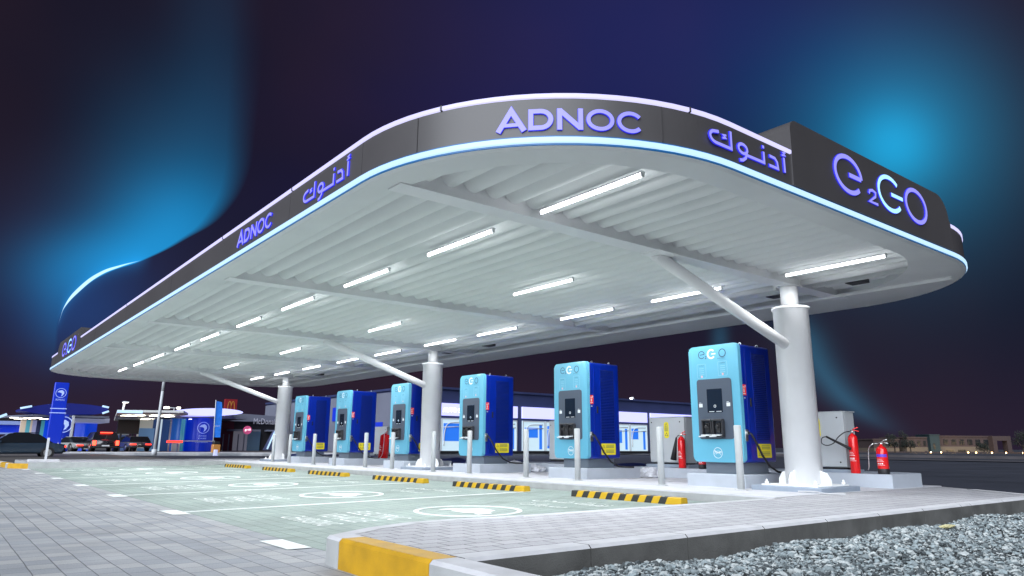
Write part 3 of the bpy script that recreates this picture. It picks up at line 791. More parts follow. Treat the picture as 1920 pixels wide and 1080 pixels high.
# bollards
def make_bollard():
    t = thing('bollard', 'x', 'bollard', group='grey bollards in front of the chargers')
    mb = MB(); mb.lathe([(.056, 0), (.056, .955), (.050, .965), (.02, .968)], n=28); mb.build('post', m_bollard, t)
    mb = MB(); mb.lathe([(.10, .0), (.10, .010), (.06, .012)], n=28); mb.build('foot_plate', m_bollard, t); return t
bx = [-6.60, -8.10]
plab2 = ['nearest the camera', 'second from the right', 'just right of the middle column', 'just left of the middle column', 'second from the left', 'at the far left end']
b0 = make_bollard(); first = True
bpos = []
for k in range(6): bpos += [(-6.72-3.6*k), (-8.27-3.6*k)]
for i, x in enumerate(bpos):
    o = b0 if first else copy_tree(b0); first = False
    o.location = (x, 9.78, .2)
    k = i//2; sd = 'right' if i % 2 == 0 else 'left'
    o['label'] = 'grey round bollard, front %s of the charger %s' % (sd, plab2[k])

# wheel stops
def make_stop():
    t = thing('wheel_stop', 'x', 'wheel stop', group='striped wheel stops at the head of the bays')
    L = 2.12; n = 17; mb = MB(); mb2 = MB(); w = L/n; sh = .045
    def X(i, z): 
        if i in (0, n): return i*w
        return i*w+sh*(z/.095-.5)
    prof = [(0, 0.0), (.012, .085), (.022, .095), (.125, .095), (.14, .08), (.15, 0)]
    for i in range(n):
        dark = (i % 2 == 0); mi = 1 if dark else 0
        if i >= n-2: mi = 0
        A = [mb.bm.verts.new((X(i, z), y, z)) for y, z in prof]; B = [mb.bm.verts.new((X(i+1, z), y, z)) for y, z in prof]
        for q in range(5): mb._f([A[q], B[q], B[q+1], A[q+1]], mi)
        if i == 0: mb._f(A[::-1], 1)
        if i == n-1: mb._f(B, 0)
    mb.build('striped_bar', [m_stripe_y, m_stripe_k], t)
    for q in (.35, 1.06, 1.77): mb = MB(); mb.cyl((q, .075, .09), (q, .075, .100), .016, n=8); mb.build('bolt', m_chrome, t)
    return t
s0 = make_stop()
slab_ = ['nearest the camera', 'second from the camera', 'third from the camera', 'fourth from the camera', 'fifth from the camera', 'farthest from the camera']
for k, x in enumerate([-8.62, -11.97, -15.25, -18.90, -22.35, -26.0]):
    o = s0 if k == 0 else copy_tree(s0)
    o.location = (x, 8.02, gz(0, 8.05)-.005+.004); o.rotation_euler.z = R(1.2)
    o['label'] = 'black and yellow striped wheel stop %s' % slab_[k]
    # yellow end piece: same bar

# ================================================================== CABINETS, EXTINGUISHERS, LOOSE THINGS
def make_cabinet(x0, w, y0, z0, z1, label, sign=True):
    t = thing('electrical_cabinet', label, 'cabinet', (x0, y0, z0), group='grey electrical cabinets behind the chargers')
    H = z1-z0
    mb = MB(); mb.box(0, w, .05, .36, .0, H); mb.box(-.02, w+.02, .02, .38, H, H+.012); mb.build('cabinet_box', m_cab, t)
    mb = MB(); mb.box(.005, w-.005, .0, .048, .012, H-.006, bevel=.008); d = mb.build('door', m_cab, t)
    for x, z in ((.07, H-.1), (w-.12, H-.1), (w-.12, .09)): mb = MB(); mb.cyl((x, 0, z), (x, -.008, z), .014, n=12); mb.build('lock', m_dark, d)
    mb = MB(); mb.box(.02, w-.02, .03, .33, -.035, .0); mb.build('gap_base', m_black, t)
    if sign:
        mb = MB(); mb.prism([(x, -.003, z) for x, z in rrect(w*.43, w*.43+.13, H-.44, H-.1, .05, 5)], (0, .003, 0)); sg = mb.build('warning_sign', m_yst, d)
        mb = MB(); cx = w*.43+.065; fz = lambda s, z, n: Vector((s, -n, z))
        for zz in (H-.16, H-.36): mb.ribbon([(cx-.035, zz-.03), (cx, zz+.035), (cx+.035, zz-.03)], .008, fz, .003, .004, closed=True)
        for q in range(4): mb.box(cx-.045, cx+.045, -.004, -.003, H-.225-q*.022, H-.215-q*.022)
        mb.build('sign_writing', m_ink, sg)
    return t
make_cabinet(-7.42, 1.0, 12.5, .50, 1.455, 'light grey cabinet behind the big white column with a yellow warning sign')
make_cabinet(-10.86, .97, 12.5, .50, 1.455, 'light grey cabinet with yellow sign left of the nearest charger')
make_cabinet(-14.24, .95, 12.5, .50, 1.455, 'light grey cabinet half hidden behind the second charger from the right', sign=False)
make_cabinet(-23.8, .95, 12.5, .50, 1.455, 'light grey cabinet behind the tall leaning red extinguisher', sign=False)
mb = MB()
pr = [(-9.0, 12.28), (-5.59, 12.28)]+[(-5.59-.0, 13.3)]
poly = [(-9.0, 12.28), (-5.59, 12.28), (-5.59, 13.35), (-5.72, 13.62), (-5.95, 13.75), (-9.0, 13.75)]
mb.prism([(x, y, .415) for x, y in poly], (0, 0, -.225))
tag(mb.build('block', m_conc), 'long grey painted block carrying two red extinguishers at the right end', 'concrete block', 'long painted blocks behind the chargers')
for x0, x1, lab in ((-11.3, -9.2, 'grey painted block under the cabinet left of the nearest charger'), (-15.9, -13.2, 'grey painted block under the cabinet behind the second charger'), (-24.2, -21.4, 'grey painted block under the leaning extinguisher')):
    mb = MB(); mb.box(x0, x1, 12.28, 13.75, .19, .40 if x0 > -11.5 else .40, bevel=.012)
    tag(mb.build('block', m_conc), lab, 'concrete block', 'long painted blocks behind the chargers')
for x0, x1, lab in ((-7.5, -6.36, 'small grey step under the cabinet behind the big white column'), (-10.95, -9.8, 'small grey step under the cabinet left of the nearest charger')):
    mb = MB(); mb.box(x0, x1, 12.46, 12.95, .40, .468, bevel=.006)
    tag(mb.build('step_block', m_conc2), lab, 'concrete block', 'small steps under cabinets')

def make_ext(loc, r, h, label, hose, band=None, rot=(0, 0, 0), foot=False, horn=None):
    t = thing('fire_extinguisher', label, 'fire extinguisher', loc, group='red fire extinguishers on the island'); t.rotation_euler = rot
    z0 = .07 if foot else 0.0
    mb = MB(); mb.lathe([(r*.93, z0), (r, z0+.012), (r, h-.10), (r*.93, h-.055), (r*.6, h-.02), (r*.28, h-.005), (r*.26, h+.02)], n=32); mb.build('cylinder', m_ext, t)
    if foot: mb = MB(); mb.lathe([(r*.97, 0), (r*1.02, .01), (r*1.02, .085), (r*.98, .09)], n=28); mb.build('foot_ring', m_black, t)
    mb = MB(); mb.cyl((0, 0, h+.0), (0, 0, h+.06), .022, n=12); mb.cyl((-.035, 0, h+.035), (.03, 0, h+.035), .014, n=8); v = mb.build('valve', m_chrome, t)
    mb = MB(); mb.tube([(.0, 0, h+.05), (.05, 0, h+.085), (.11, 0, h+.10)], .009, n=6); mb.tube([(.0, 0, h+.045), (.06, 0, h+.05), (.12, 0, h+.035)], .009, n=6)
    mb.build('handle', m_red if not foot else m_chrome, v)
    # label band facing the camera side
    def lab(z_0, z_1, a0, a1, mm, nm, rr=1.006):
        mb = MB(); n = 12
        for i in range(n):
            A, B = R(a0+(a1-a0)*i/n), R(a0+(a1-a0)*(i+1)/n)
            mb.quad([(r*rr*math.cos(A), r*rr*math.sin(A), z_0), (r*rr*math.cos(B), r*rr*math.sin(B), z_0), (r*rr*math.cos(B), r*rr*math.sin(B), z_1), (r*rr*math.cos(A), r*rr*math.sin(A), z_1)], 0, True)
        return mb.build(nm, mm, t)
    k = h/.72
    if band: lab(h*.60, h*.70, 200, 345, band, 'name_band')
    for q in range(3): lab(h*(.52-.04*q), h*(.53-.04*q), 235-8*q, 285+10*q, m_lpan, 'label_line')
    for q in range(3): lab(h*.345, h*.39, 238+22*q, 252+22*q, m_lpan, 'pictogram')
    lab(h*.31, h*.318, 225, 315, m_lpan, 'label_line')
    if hose:
        mb = MB(); mb.tube(hose, .009, n=8); mb.build('hose', m_dark if horn else m_chrome, t)
    if horn:
        mb = MB(); mb.cyl(horn[0], horn[1], .017, horn[2], n=14); mb.build('horn', m_black, t)
    return t
def loop(pts, n=6):                      # smooth curve through points
    out = []
    P = [Vector(p) for p in pts]
    for i in range(len(P)-1):
        a, b, c, d = P[max(i-1, 0)], P[i], P[i+1], P[min(i+2, len(P)-1)]
        for q in range(n):
            t = q/n
            out.append(.5*((2*b)+(c-a)*t+(2*a-5*b+4*c-d)*t*t+(3*b-a-3*c+d)*t**3))
    return out+[P[-1]]
make_ext((-6.24, 12.40, .415), .078, .66, 'tall red extinguisher with a looped black hose at the right end of the island',
         loop([(-.035, 0, .695), (-.12, -.02, .68), (-.22, -.06, .60), (-.30, -.08, .50), (-.42, -.09, .46), (-.52, -.08, .50), (-.50, -.08, .59), (-.40, -.08, .61)]), None,
         horn=((-.42, -.09, .61), (.0, -.085, .40), .026))
make_ext((-5.80, 12.46, .415), .088, .46, 'short red extinguisher with violet band and black foot beside the cabinet end',
         loop([(-.035, 0, .495), (-.12, -.02, .49), (-.19, -.03, .42), (-.21, -.03, .28), (-.22, -.03, .12), (-.24, -.03, .06)]), m_purple, foot=True)
make_ext((-9.86, 12.34, .405), .078, .64, 'red extinguisher with black discharge horn in front of the cabinet left of the nearest charger',
         [(-.03, 0, .67), (-.08, 0, .66), (-.12, -.01, .62)], None, horn=((-.12, -.01, .62), (-.20, -.04, .16), .065))
make_ext((-9.35, 12.34, .405), .078, .34, 'short red extinguisher mostly hidden behind the nearest charger', None, None, foot=True)
make_ext((-21.95, 11.9, .40), .17, .80, 'big red extinguisher leaning beside the charger left of the middle column',
         loop([(-.03, 0, .84), (.12, -.12, .80), (.3, -.2, .5), (.25, -.2, .12), (-.1, -.25, -.10), (-.5, -.3, .06), (-.62, -.3, .20), (-.2, -.32, .22), (.2, -.3, .10)]), None, rot=(0, R(9), 0))

# crumpled sheets left on the island
def crumple(name, loc, sx, sy, sz, seed, label, m=m_bag):
    rnd = random.Random(seed); mb = MB(); bmesh.ops.create_icosphere(mb.bm, subdivisions=4, radius=1)
    from mathutils import noise as _n
    for v in mb.bm.verts:
        p = v.co.copy(); r = 1+.45*_n.noise(p*1.6+Vector((seed, 0, 0)))+.22*abs(_n.noise(p*5+Vector((seed, 3, 0))))
        v.co = Vector((p.x*sx*r, p.y*sy*r, max(p.z, -.15)*sz*r))
    for f in mb.bm.faces: f.smooth = False
    o = mb.build(name, m); o.location = loc
    return tag(o, label, 'plastic sheet', 'crumpled plastic sheets lying behind the chargers')
crumple('plastic_sheet', (-14.25, 11.95, .24), .30, .22, .12, 1, 'crumpled white plastic sheet between the second and third chargers')
crumple('plastic_sheet', (-15.0, 12.0, .24), .22, .3, .20, 9, 'grey-white crumpled sheet touching the side of the third charger')
crumple('plastic_sheet', (-10.62, 12.15, .24), .28, .2, .15, 5, 'crumpled white plastic sheet at the foot of the second charger')
crumple('plastic_sheet', (-7.02, 12.0, .24), .26, .2, .17, 11, 'crumpled sheet showing between the nearest charger and the big column')
crumple('plastic_sheet', (-17.3, 11.9, .22), .28, .2, .10, 14, 'flat crumpled white sheet beside the middle white column')
# pale offcut of cable tie at the column pad
mb = MB(); mb.tube(loop([(-5.9, 9.98, .215), (-5.6, 9.93, .225), (-5.45, 9.88, .212), (-5.2, 10.0, .212)]), .012, n=6)
tag(mb.build('cord', m_kerbtop), 'short pale cord lying in front of the nearest column pad', 'cord')
# low blue liner wall behind the island
m_blue = mat('dark_blue_liner', (.012, .022, .10), .4, var=.5, scale=3, bump=.9, bscale=9)
mb = MB(); nx = 160
from mathutils import noise as _nz
g = []
for i in range(nx+1):
    x = -38+ (30.5)*i/nx; rowv = []
    for j, (y, z) in enumerate(((14.6, -.04), (14.75, .16), (15.0, .30), (15.35, .36), (15.7, .30), (16.1, -.04))):
        n_ = _nz.noise(Vector((x*1.3, j*.9, 0)))
        rowv.append(mb.bm.verts.new((x, y+.12*n_, z+.07*n_*(0 < j < 5))))
    g.append(rowv)
for i in range(nx):
    for j in range(5): mb._f([g[i][j], g[i+1][j], g[i+1][j+1], g[i][j+1]], 0, True)
tag(mb.build('blue_liner_bund', m_blue), kind='structure')

# ================================================================== GRAVEL
import numpy as np
def gravel():
    rs = np.random.RandomState(3)
    protos = []
    for k in range(9):
        bm = bmesh.new(); bmesh.ops.create_icosphere(bm, subdivisions=1, radius=1)
        v = np.array([tuple(x.co) for x in bm.verts]); f = np.array([[q.index for q in x.verts] for x in bm.faces]); bm.free()
        v = v*(1+rs.uniform(-.38, .30, (len(v), 1)))*np.array([1, rs.uniform(.55, .95), rs.uniform(.35, .65)])
        protos.append((v, f))
    Vs, Fs, Mi = [], [], []; n0 = 0
    N = 56000
    for i in range(N):
        y = 2.6+10.5*rs.rand()**1.35; x = -3.58+3.9*rs.rand()**1.3
        if y > 12.4: continue
        s = rs.choice([.007, .011, .016, .024, .034], p=[.34, .32, .22, .09, .03])*(1+.3*rs.rand())
        v, f = protos[rs.randint(9)]
        a, b, c = rs.uniform(0, 6.28, 3); b = rs.uniform(-.5, .5); c = rs.uniform(-.5, .5)
        ca, sa, cb, sb, cc, sc = math.cos(a), math.sin(a), math.cos(b), math.sin(b), math.cos(c), math.sin(c)
        M3 = np.array([[ca, -sa, 0], [sa, ca, 0], [0, 0, 1]]) @ np.array([[1, 0, 0], [0, cb, -sb], [0, sb, cb]]) @ np.array([[cc, 0, sc], [0, 1, 0], [-sc, 0, cc]])
        h = .01+.035*math.exp(-((x+3.2)/.35)**2)*(.5+.5*math.sin(y*2.1))+.02*math.sin(x*4)*math.sin(y*3)
        w = (v*s) @ M3.T+np.array([x, y, max(h, -.01)+rs.uniform(0, .022)])
        Vs.append(w); Fs.append(f+n0); Mi += [rs.randint(4)]*len(f); n0 += len(v)
    V_, F_ = np.concatenate(Vs), np.concatenate(Fs)
    me = bpy.data.meshes.new('gravel'); me.from_pydata(V_.tolist(), [], F_.tolist()); me.polygons.foreach_set('material_index', np.array(Mi, dtype=np.int32))
    for nm, c in (('grey_stone', (.17, .20, .21)), ('pale_stone', (.38, .41, .41)), ('dark_stone', (.05, .06, .065)), ('blue_grey_stone', (.24, .285, .30))):
        me.materials.append(mat(nm, c, .8, var=.2, scale=40))
    o = bpy.data.objects.new('gravel', me); COL.objects.link(o); tag(o, 'loose blue-grey crushed stone beside the kerb', 'gravel', kind='stuff')
gravel()
m_gb = mat('gravel_bed', (.05, .056, .06), .9, var=.6, scale=30, bump=1, bscale=40)
sheet('gravel_bed', -3.6, 14, 2.45, 40, 2, 2, lambda x, y: -.012, m_gb)
mb = MB(); bmesh.ops.create_icosphere(mb.bm, subdivisions=3, radius=1)
for v in mb.bm.verts: p = v.co.copy(); v.co = Vector((p.x*.05, p.y*.13, p.z*.018))*(1+.4*_nz.noise(p*2))
o = mb.build('litter', mat('yellowish_paper', (.5, .46, .25), .8)); o.location = (-3.30, 8.35, .055)
tag(o, 'small yellowish scrap of litter on the gravel by the kerb', 'litter')

# ================================================================== BACKGROUND
m_blw = mat('glowing_royal_blue_panel', (.01, .03, .40), .3, emit=(.0, .025, .50), estr=0.45)  # blue wall and sign panels with a low emission of their own
m_blw2 = mat('glowing_bright_blue_panel', (.01, .06, .5), .3, emit=(.0, .06, .85), estr=0.53)  # brighter blue panels, same low emission
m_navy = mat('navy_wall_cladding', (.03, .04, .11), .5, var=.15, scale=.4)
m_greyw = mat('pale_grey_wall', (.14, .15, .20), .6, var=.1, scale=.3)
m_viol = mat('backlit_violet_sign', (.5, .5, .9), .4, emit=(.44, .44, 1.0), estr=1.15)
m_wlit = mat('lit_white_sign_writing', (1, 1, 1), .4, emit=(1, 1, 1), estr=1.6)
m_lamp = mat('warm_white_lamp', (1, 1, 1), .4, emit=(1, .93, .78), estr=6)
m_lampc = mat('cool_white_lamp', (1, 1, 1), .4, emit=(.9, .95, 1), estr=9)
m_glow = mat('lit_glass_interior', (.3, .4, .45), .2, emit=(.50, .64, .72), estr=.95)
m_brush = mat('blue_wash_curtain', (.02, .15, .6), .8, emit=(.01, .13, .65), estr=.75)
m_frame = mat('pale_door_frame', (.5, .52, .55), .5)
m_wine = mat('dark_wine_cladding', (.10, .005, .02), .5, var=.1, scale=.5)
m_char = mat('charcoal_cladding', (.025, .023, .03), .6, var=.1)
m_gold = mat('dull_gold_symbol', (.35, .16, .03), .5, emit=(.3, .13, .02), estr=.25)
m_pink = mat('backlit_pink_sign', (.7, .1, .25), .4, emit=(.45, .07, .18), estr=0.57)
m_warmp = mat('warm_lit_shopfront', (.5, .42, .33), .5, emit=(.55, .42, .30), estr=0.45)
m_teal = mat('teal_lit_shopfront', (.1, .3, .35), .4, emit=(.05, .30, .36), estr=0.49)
m_tail = mat('lit_red_tail_lamp', (1, .05, .02), .3, emit=(1, .04, .02), estr=9)
m_tail2 = mat('dim_red_tail_lamp', (.8, .03, .02), .3, emit=(1, .05, .03), estr=2.5)
m_glass = mat('tinted_car_glass', (.012, .014, .018), .08)
m_sand = MATS['pale_sandy_soil']

def YZ(u, v, X): p = at_x(u, v, X); return p.y, p.z
def pbox(mb, u0, u1, v0, v1, X, th, mi=0, z0=None):
    """box on the plane x = X, given by two bearings and two heights; th deep away from the chargers"""
    y0, za = YZ(u0, v0, X); y1, _ = YZ(u1, v0, X); um = (u0+u1)/2
    zt = YZ(um, v0, X)[1]; zb = YZ(um, v1, X)[1] if z0 is None else z0
    mb.box(X-th, X, y0, y1, zb, zt, mi); return y0, y1, zb, zt
def root_at(name, label, cat, u, X, group=None, z=.14):
    y, _ = YZ(u, 840, X); return thing(name, label, cat, (X, y, z), 0, group)
def part(name, mb, m, root):
    o = mb.build(name, m, root)
    for v in o.data.vertices: v.co -= root.location if root.parent is None else root.parent.location
    return o

# long wash and service building behind the chargers
B = thing('service_building', 'long navy building with violet lit sign bands and glazed doors behind the chargers', 'building', (-55, 33, .14))
mb = MB(); mb.box(-92, -55.0, 33.0, 75, .14, 5.75); mb.box(-92.2, -54.8, 32.8, 75.2, 5.75, 5.95); part('wall', mb, [m_navy], B)
mb = MB(); mb.box(-92.3, -55.2, 32.90, 32.97, .14, 5.6); part('side_wall', mb, m_greyw, B)
for a, b, z0, z1 in ((-72, -69, 3.2, 4.6), (-66, -61, 1.2, 2.9)): mb = MB(); mb.box(a, b, 32.82, 32.89, z0, z1); part('blue_panel', mb, m_blw, B)
for k in range(4):
    ya, yb = 35.1+9.35*k+.25, 35.1+9.35*(k+1)-.35
    mb = MB(); mb.box(-54.99, -54.80, ya, yb, 3.42, 4.52); s_ = part('sign_band', mb, m_viol, B)
    if k == 0:
        mb = MB(); write(mb, 'AUTO SERVICE', lambda s, t: Vector((-54.78, ya+.15+s, 3.72+t)), width=3.6, height=.42); o = mb.build('sign_writing', m_wlit, s_)
        for v in o.data.vertices: v.co -= B.location
    for q in range(3):
        y0, y1 = ya+(yb-ya)*q/3+.05, ya+(yb-ya)*(q+1)/3-.05
        mb = MB(); mb.box(-54.98, -54.86, y0, y1, .35, 3.2); w_ = part('glazed_door', mb, m_glow, B)
        mb = MB()
        for yy in (y0, y1-.09): mb.box(-54.86, -54.80, yy, yy+.09, .35, 3.2)
        mb.box(-54.86, -54.80, y0+.09, y1-.09, 3.1, 3.2); o = mb.build('door_frame', m_frame, w_)
        for v in o.data.vertices: v.co -= B.location
        mb = MB(); mb.box(-54.86, -54.83, y0+.25, y1-.9-.3*q, (1.2, 1.6, .6)[(q+k) % 3], 2.75-.2*((k+q) % 2)); mb.box(-54.86, -54.84, y1-.7, y1-.35, .5, 2.9-.2*q)
        o = mb.build('curtain', m_brush, w_)
        for v in o.data.vertices: v.co -= B.location
        mb = MB(); mb.tube(loop([(-54.80, y0+.3, .8), (-54.80, y0+.35, 2.0), (-54.80, y0+.8, 2.75), (-54.80, y1-.3, 2.85)]), .05, n=6); mb.tube([(-54.8, y0+.2, 2.4), (-54.8, y1-.2, 2.5)], .04, n=6)
        o = mb.build('spray_arch', m_frame, w_)
        for v in o.data.vertices: v.co -= B.location
mb = MB(); mb.box(-54.9, -54.6, 34, 74, .14, .33); part('base_strip', mb, m_black, B)
# roof floodlight
fl = thing('floodlight', 'small floodlight on the roof edge of the long navy building', 'lamp', (-55.5, *YZ(1187, 752, -55.5)))
p = fl.location.copy(); mb = MB(); mb.box(-.06, .06, -.06, .06, 0, .45); mb.box(-.06, .06, -.06, .2, .2, .28); mb.build('bracket', m_frame, fl)
mb = MB(); mb.box(-.1, .1, -.42, -.15, .14, .36, bevel=.03); mb.build('lamp', m_lampc, fl)

# ---- burger restaurant
X = -78
B = root_at('restaurant_building', 'low dark restaurant with curved grey roof edge left of the farthest white column', 'building', 470, X)
mb = MB(); pbox(mb, 404, 545, 785, 845, X, 14, z0=.14); part('wall', mb, m_char, B)
mb = MB(); pbox(mb, 404, 440, 788, 843, X+.4, .4, z0=.14); part('wine_wall', mb, m_wine, B)
mb = MB(); top = [YZ(u, v, X+.9) for u, v in ((400, 772), (425, 775), (460, 776), (500, 779), (545, 783), (545, 789), (500, 790), (460, 790.5), (425, 789), (400, 788))]
mb.prism([(X+.9, y, z) for y, z in top], (-15.2, 0, 0)); part('roof', mb, m_greyw, B)
mb = MB(); pbox(mb, 436, 465, 808, 842, X+.3, .3, z0=.14); part('window', mb, mat('grey_lit_window', (.2, .2, .24), .3, emit=(.16, .16, .2), estr=0.49), B)
mb = MB(); pbox(mb, 466, 489, 808, 842, X+.3, .3, z0=.14); part('window', mb, mat('blue_grey_window', (.05, .09, .14), .2, emit=(.04, .07, .11), estr=0.49), B)
mb = MB(); pbox(mb, 430, 489, 805, 808.5, X+1.2, 1.0); pbox(mb, 502, 520, 806, 809, X+1.2, 1.0); part('awning', mb, m_greyw, B)
mb = MB(); y0, z0 = YZ(475, 795, X+1.0); y1, _ = YZ(527, 795, X+1.0)
write(mb, "McDonald's", lambda s, t: Vector((X+1.05, y0+s, z0+t)), width=y1-y0, height=.62); part('roof_writing', mb, mat('dim_grey_writing', (.4, .4, .45), .5, emit=(.16, .16, .24), estr=.5), B)
y, z = YZ(464, 806.5, X+1.3); mb = MB(); mb.cyl((X+1.2, y, z), (X+1.35, y, z), .42, n=24); rs = part('round_sign', mb, m_pink, B)
mb = MB(); write(mb, 'grill', lambda s, t: Vector((X+1.36, y-.3+s, z-.12+t)), width=.6, height=.28); o = mb.build('round_sign_writing', m_wlit, rs)
for v in o.data.vertices: v.co -= B.location
for u in (419, 429.5, 447, 458): mb = MB(); pbox(mb, u, u+1.6, 814, 842, X+1.6, .12, z0=.14); part('post', mb, m_greyw, B)
mb = MB(); a, b = YZ(516, 808, X+1.5), YZ(501, 842, X+1.5); mb.tube([(X+1.5, a[0], a[1]), (X+1.5, b[0], b[1])], .09, n=6); part('slanted_light', mb, m_led, B)
mb = MB(); P = [YZ(u, v, X+1.35) for u, v in ((514, 806), (531, 806), (512, 844), (494, 844))]; mb.prism([(X+1.35, y, z) for y, z in P], (-.3, 0, 0)); part('slanted_wing', mb, mat('blue_grey_wing', (.09, .10, .2), .5), B)
# its square roof sign with the golden double arch
S = root_at('roof_sign', 'square dark red sign with a golden double arch above the restaurant roof', 'sign', 434, X+.2, z=YZ(434, 772, X+.2)[1])
mb = MB(); y0, y1, zb, zt = pbox(mb, 423.5, 445.5, 748.5, 771, X+.4, .5); part('panel', mb, mat('dark_red_sign_panel', (.18, .008, .012), .5, emit=(.07, .003, .006), estr=.5), S)
mb = MB(); w_, h_ = y1-y0, zt-zb; fn = lambda s, t, n: Vector((X+.4+n, y0+s, zb+t))
for c in (.36, .64): mb.ribbon(arcpts(w_*c, h_*.12, w_*.15, h_*.70, 0, 180, 14), w_*.055, fn, .01, .06)
part('arch_symbol', mb, m_gold, S)

# ---- right-hand fuel station pavilion with the oval lit roof
X = -74
B = root_at('fuel_station', 'blue fuel station pavilion under an oval violet lit roof, left of the restaurant', 'building', 340, X)
mb = MB(); P = []
for a in range(0, 360, 12):
    u = 390+66*math.cos(R(a)); v = 773.5-8.2*math.sin(R(a))*(1 if math.sin(R(a)) > 0 else .75); P.append(YZ(u, v, X+6))
mb.prism([(X+6, y, z) for y, z in P], (-5, 0, 0)); part('oval_roof', mb, m_viol, B)
zc_ = YZ(330, 782, X+2)[1]
mb = MB(); ya, yb = YZ(318, 784, X+2)[0], YZ(458, 784, X+2)[0]; mb.box(X-10, X+3, ya, yb, zc_-.05, zc_+.30); part('roof_slab', mb, m_greyw, B)
mb = MB(); za = 3.05; ya, yb = YZ(236, 784, -62)[0], YZ(330, 784, X)[0]
mb.prism([(-60, ya-1.0, za), (-60, ya+3.6, za+.1), (-66, yb-1.0, za+.15), (-84, yb, za+.15), (-84, ya+3, za)], (0, 0, .16)); part('forecourt_roof', mb, MATS['white_ceiling_metal'], B)
mb = MB(); mb.box(-60.0, -59.88, ya-1.0, ya+.7, za-.05, za+.12); part('edge_light', mb, m_led, B)
for u, v, xx in ((235, 786, -67), (247, 784, -67), (262, 782, -66), (290, 780, -66), (310, 777, -66), (318, 774, -66), (338, 777, -72), (360, 781, -72), (272, 785, -76), (283, 786, -78)):
    y = YZ(u, v, xx)[0]; mb = MB(); mb.box(xx-.5, xx+.5, y-.32, y+.32, za-.03, za-.005); part('ceiling_lamp', mb, m_lamp, B)
def curved_panel(name, u0, u1, v0, v1, X, bulge, m, root, n=10, th=.3):
    mb = MB(); y0, _ = YZ(u0, v0, X); y1, _ = YZ(u1, v0, X); zt = YZ((u0+u1)/2, v0, X)[1]; zb = .14 if v1 is None else YZ((u0+u1)/2, v1, X)[1]
    pts = [(X+bulge*math.sin(math.pi*i/n), y0+(y1-y0)*i/n) for i in range(n+1)]; pts += [(X-th, y1), (X-th, y0)]
    mb.prism([(x, y, zt) for x, y in pts], (0, 0, zb-zt))
    return part(name, mb, m, root), (y0, y1, zb, zt)
curved_panel('blue_wall', 350, 403, 784, None, X+2, 1.2, m_blw, B)
curved_panel('lit_blue_wall', 322, 351, 785, None, X+2, .8, mat('glowing_teal_blue_panel', (.02, .1, .4), .3, emit=(.01, .10, .42), estr=0.49), B)  # teal-blue panel with a low emission of its own
mb = MB(); pbox(mb, 264, 288, 787, 842, X+1, 1, z0=.14); part('shopfront', mb, mat('cream_lit_wall', (.5, .5, .45), .5, emit=(.45, .44, .38), estr=0.45), B)
mb = MB(); pbox(mb, 262, 290, 803, 842, X+1.2, .15, z0=.14); part('poster_window', mb, mat('blue_poster_window', (.1, .2, .35), .3, emit=(.10, .2, .36), estr=0.57), B)
mb = MB(); pbox(mb, 288, 322, 786, 842, X+.5, .5, z0=.14); part('dark_glazing', mb, mat('dim_blue_glazing', (.03, .06, .14), .2, emit=(.03, .07, .2), estr=0.49), B)
for u, m_ in ((296, m_frame), (303, m_glow), (321, m_frame), (342, m_teal), (346, m_teal)):
    mb = MB(); pbox(mb, u, u+2.4, 786, 842, X+2.6 if u < 340 else X+3.4, .2, z0=.14); part('pillar', mb, m_, B)
mb = MB(); pbox(mb, 345, 403, 826, 828, X+3.6, .2); part('white_band', mb, m_frame, B)
def falcon(mb, fn, r):
    mb.ribbon(arcpts(0, 0, r, r, 0, 360, 30)[:-1], r*.09, fn, .0, .02, closed=True)
    mb.flat([(-.72*r, .15*r), (-.35*r, .52*r), (.15*r, .62*r), (.55*r, .35*r), (.62*r, -.1*r), (.35*r, -.55*r), (.05*r, -.75*r), (.2*r, -.35*r), (.12*r, .0), (-.25*r, .12*r)], fn, .0, .02)
y, z = YZ(382, 802, X+3.6); mb = MB(); falcon(mb, lambda s, t, n: Vector((X+3.5+n, y+s, z+t)), .50); part('round_emblem', mb, mat('pale_blue_emblem', (.4, .5, .8), .5, emit=(.30, .40, .75), estr=0.57), B)
mb = MB(); write(mb, 'ADNOC', lambda s, t: Vector((X+3.5, y-.35+s, z-.80+t)), width=.7, height=.13); part('emblem_writing', mb, MATS['pale_blue_emblem'], B); mb = MB(); write(mb, 'OASIS', lambda s, t: Vector((X+3.5, y-.35+s, z-1.02+t)), width=.7, height=.12); part('emblem_writing', mb, MATS['pale_blue_emblem'], B); mb = MB()
write(mb, 'Distribution', lambda s, t: Vector((X+3.5, y-.6+s, z-1.35+t)), width=1.1, height=.16); part('emblem_writing', mb, MATS['pale_blue_emblem'], B)
# tall mast lamps above that station
M_ = root_at('mast_lamp', 'mast with two small lamps above the oval lit roof', 'lamp', 318, X-8)
y = M_.location.y; zt = YZ(318, 764.5, X-8)[1]
mb = MB(); mb.cyl((X-8, y, .14), (X-8, y, zt), .05, n=8); mb.cyl((X-8, y-.7, zt), (X-8, y+.5, zt), .05, n=6); part('mast', mb, m_frame, M_)
for d, s_ in ((-.75, .22), (.45, .14)): mb = MB(); mb.box(X-8.2, X-7.8, y+d-s_, y+d+s_, zt-.1, zt+.1); part('lamp', mb, m_lamp, M_)
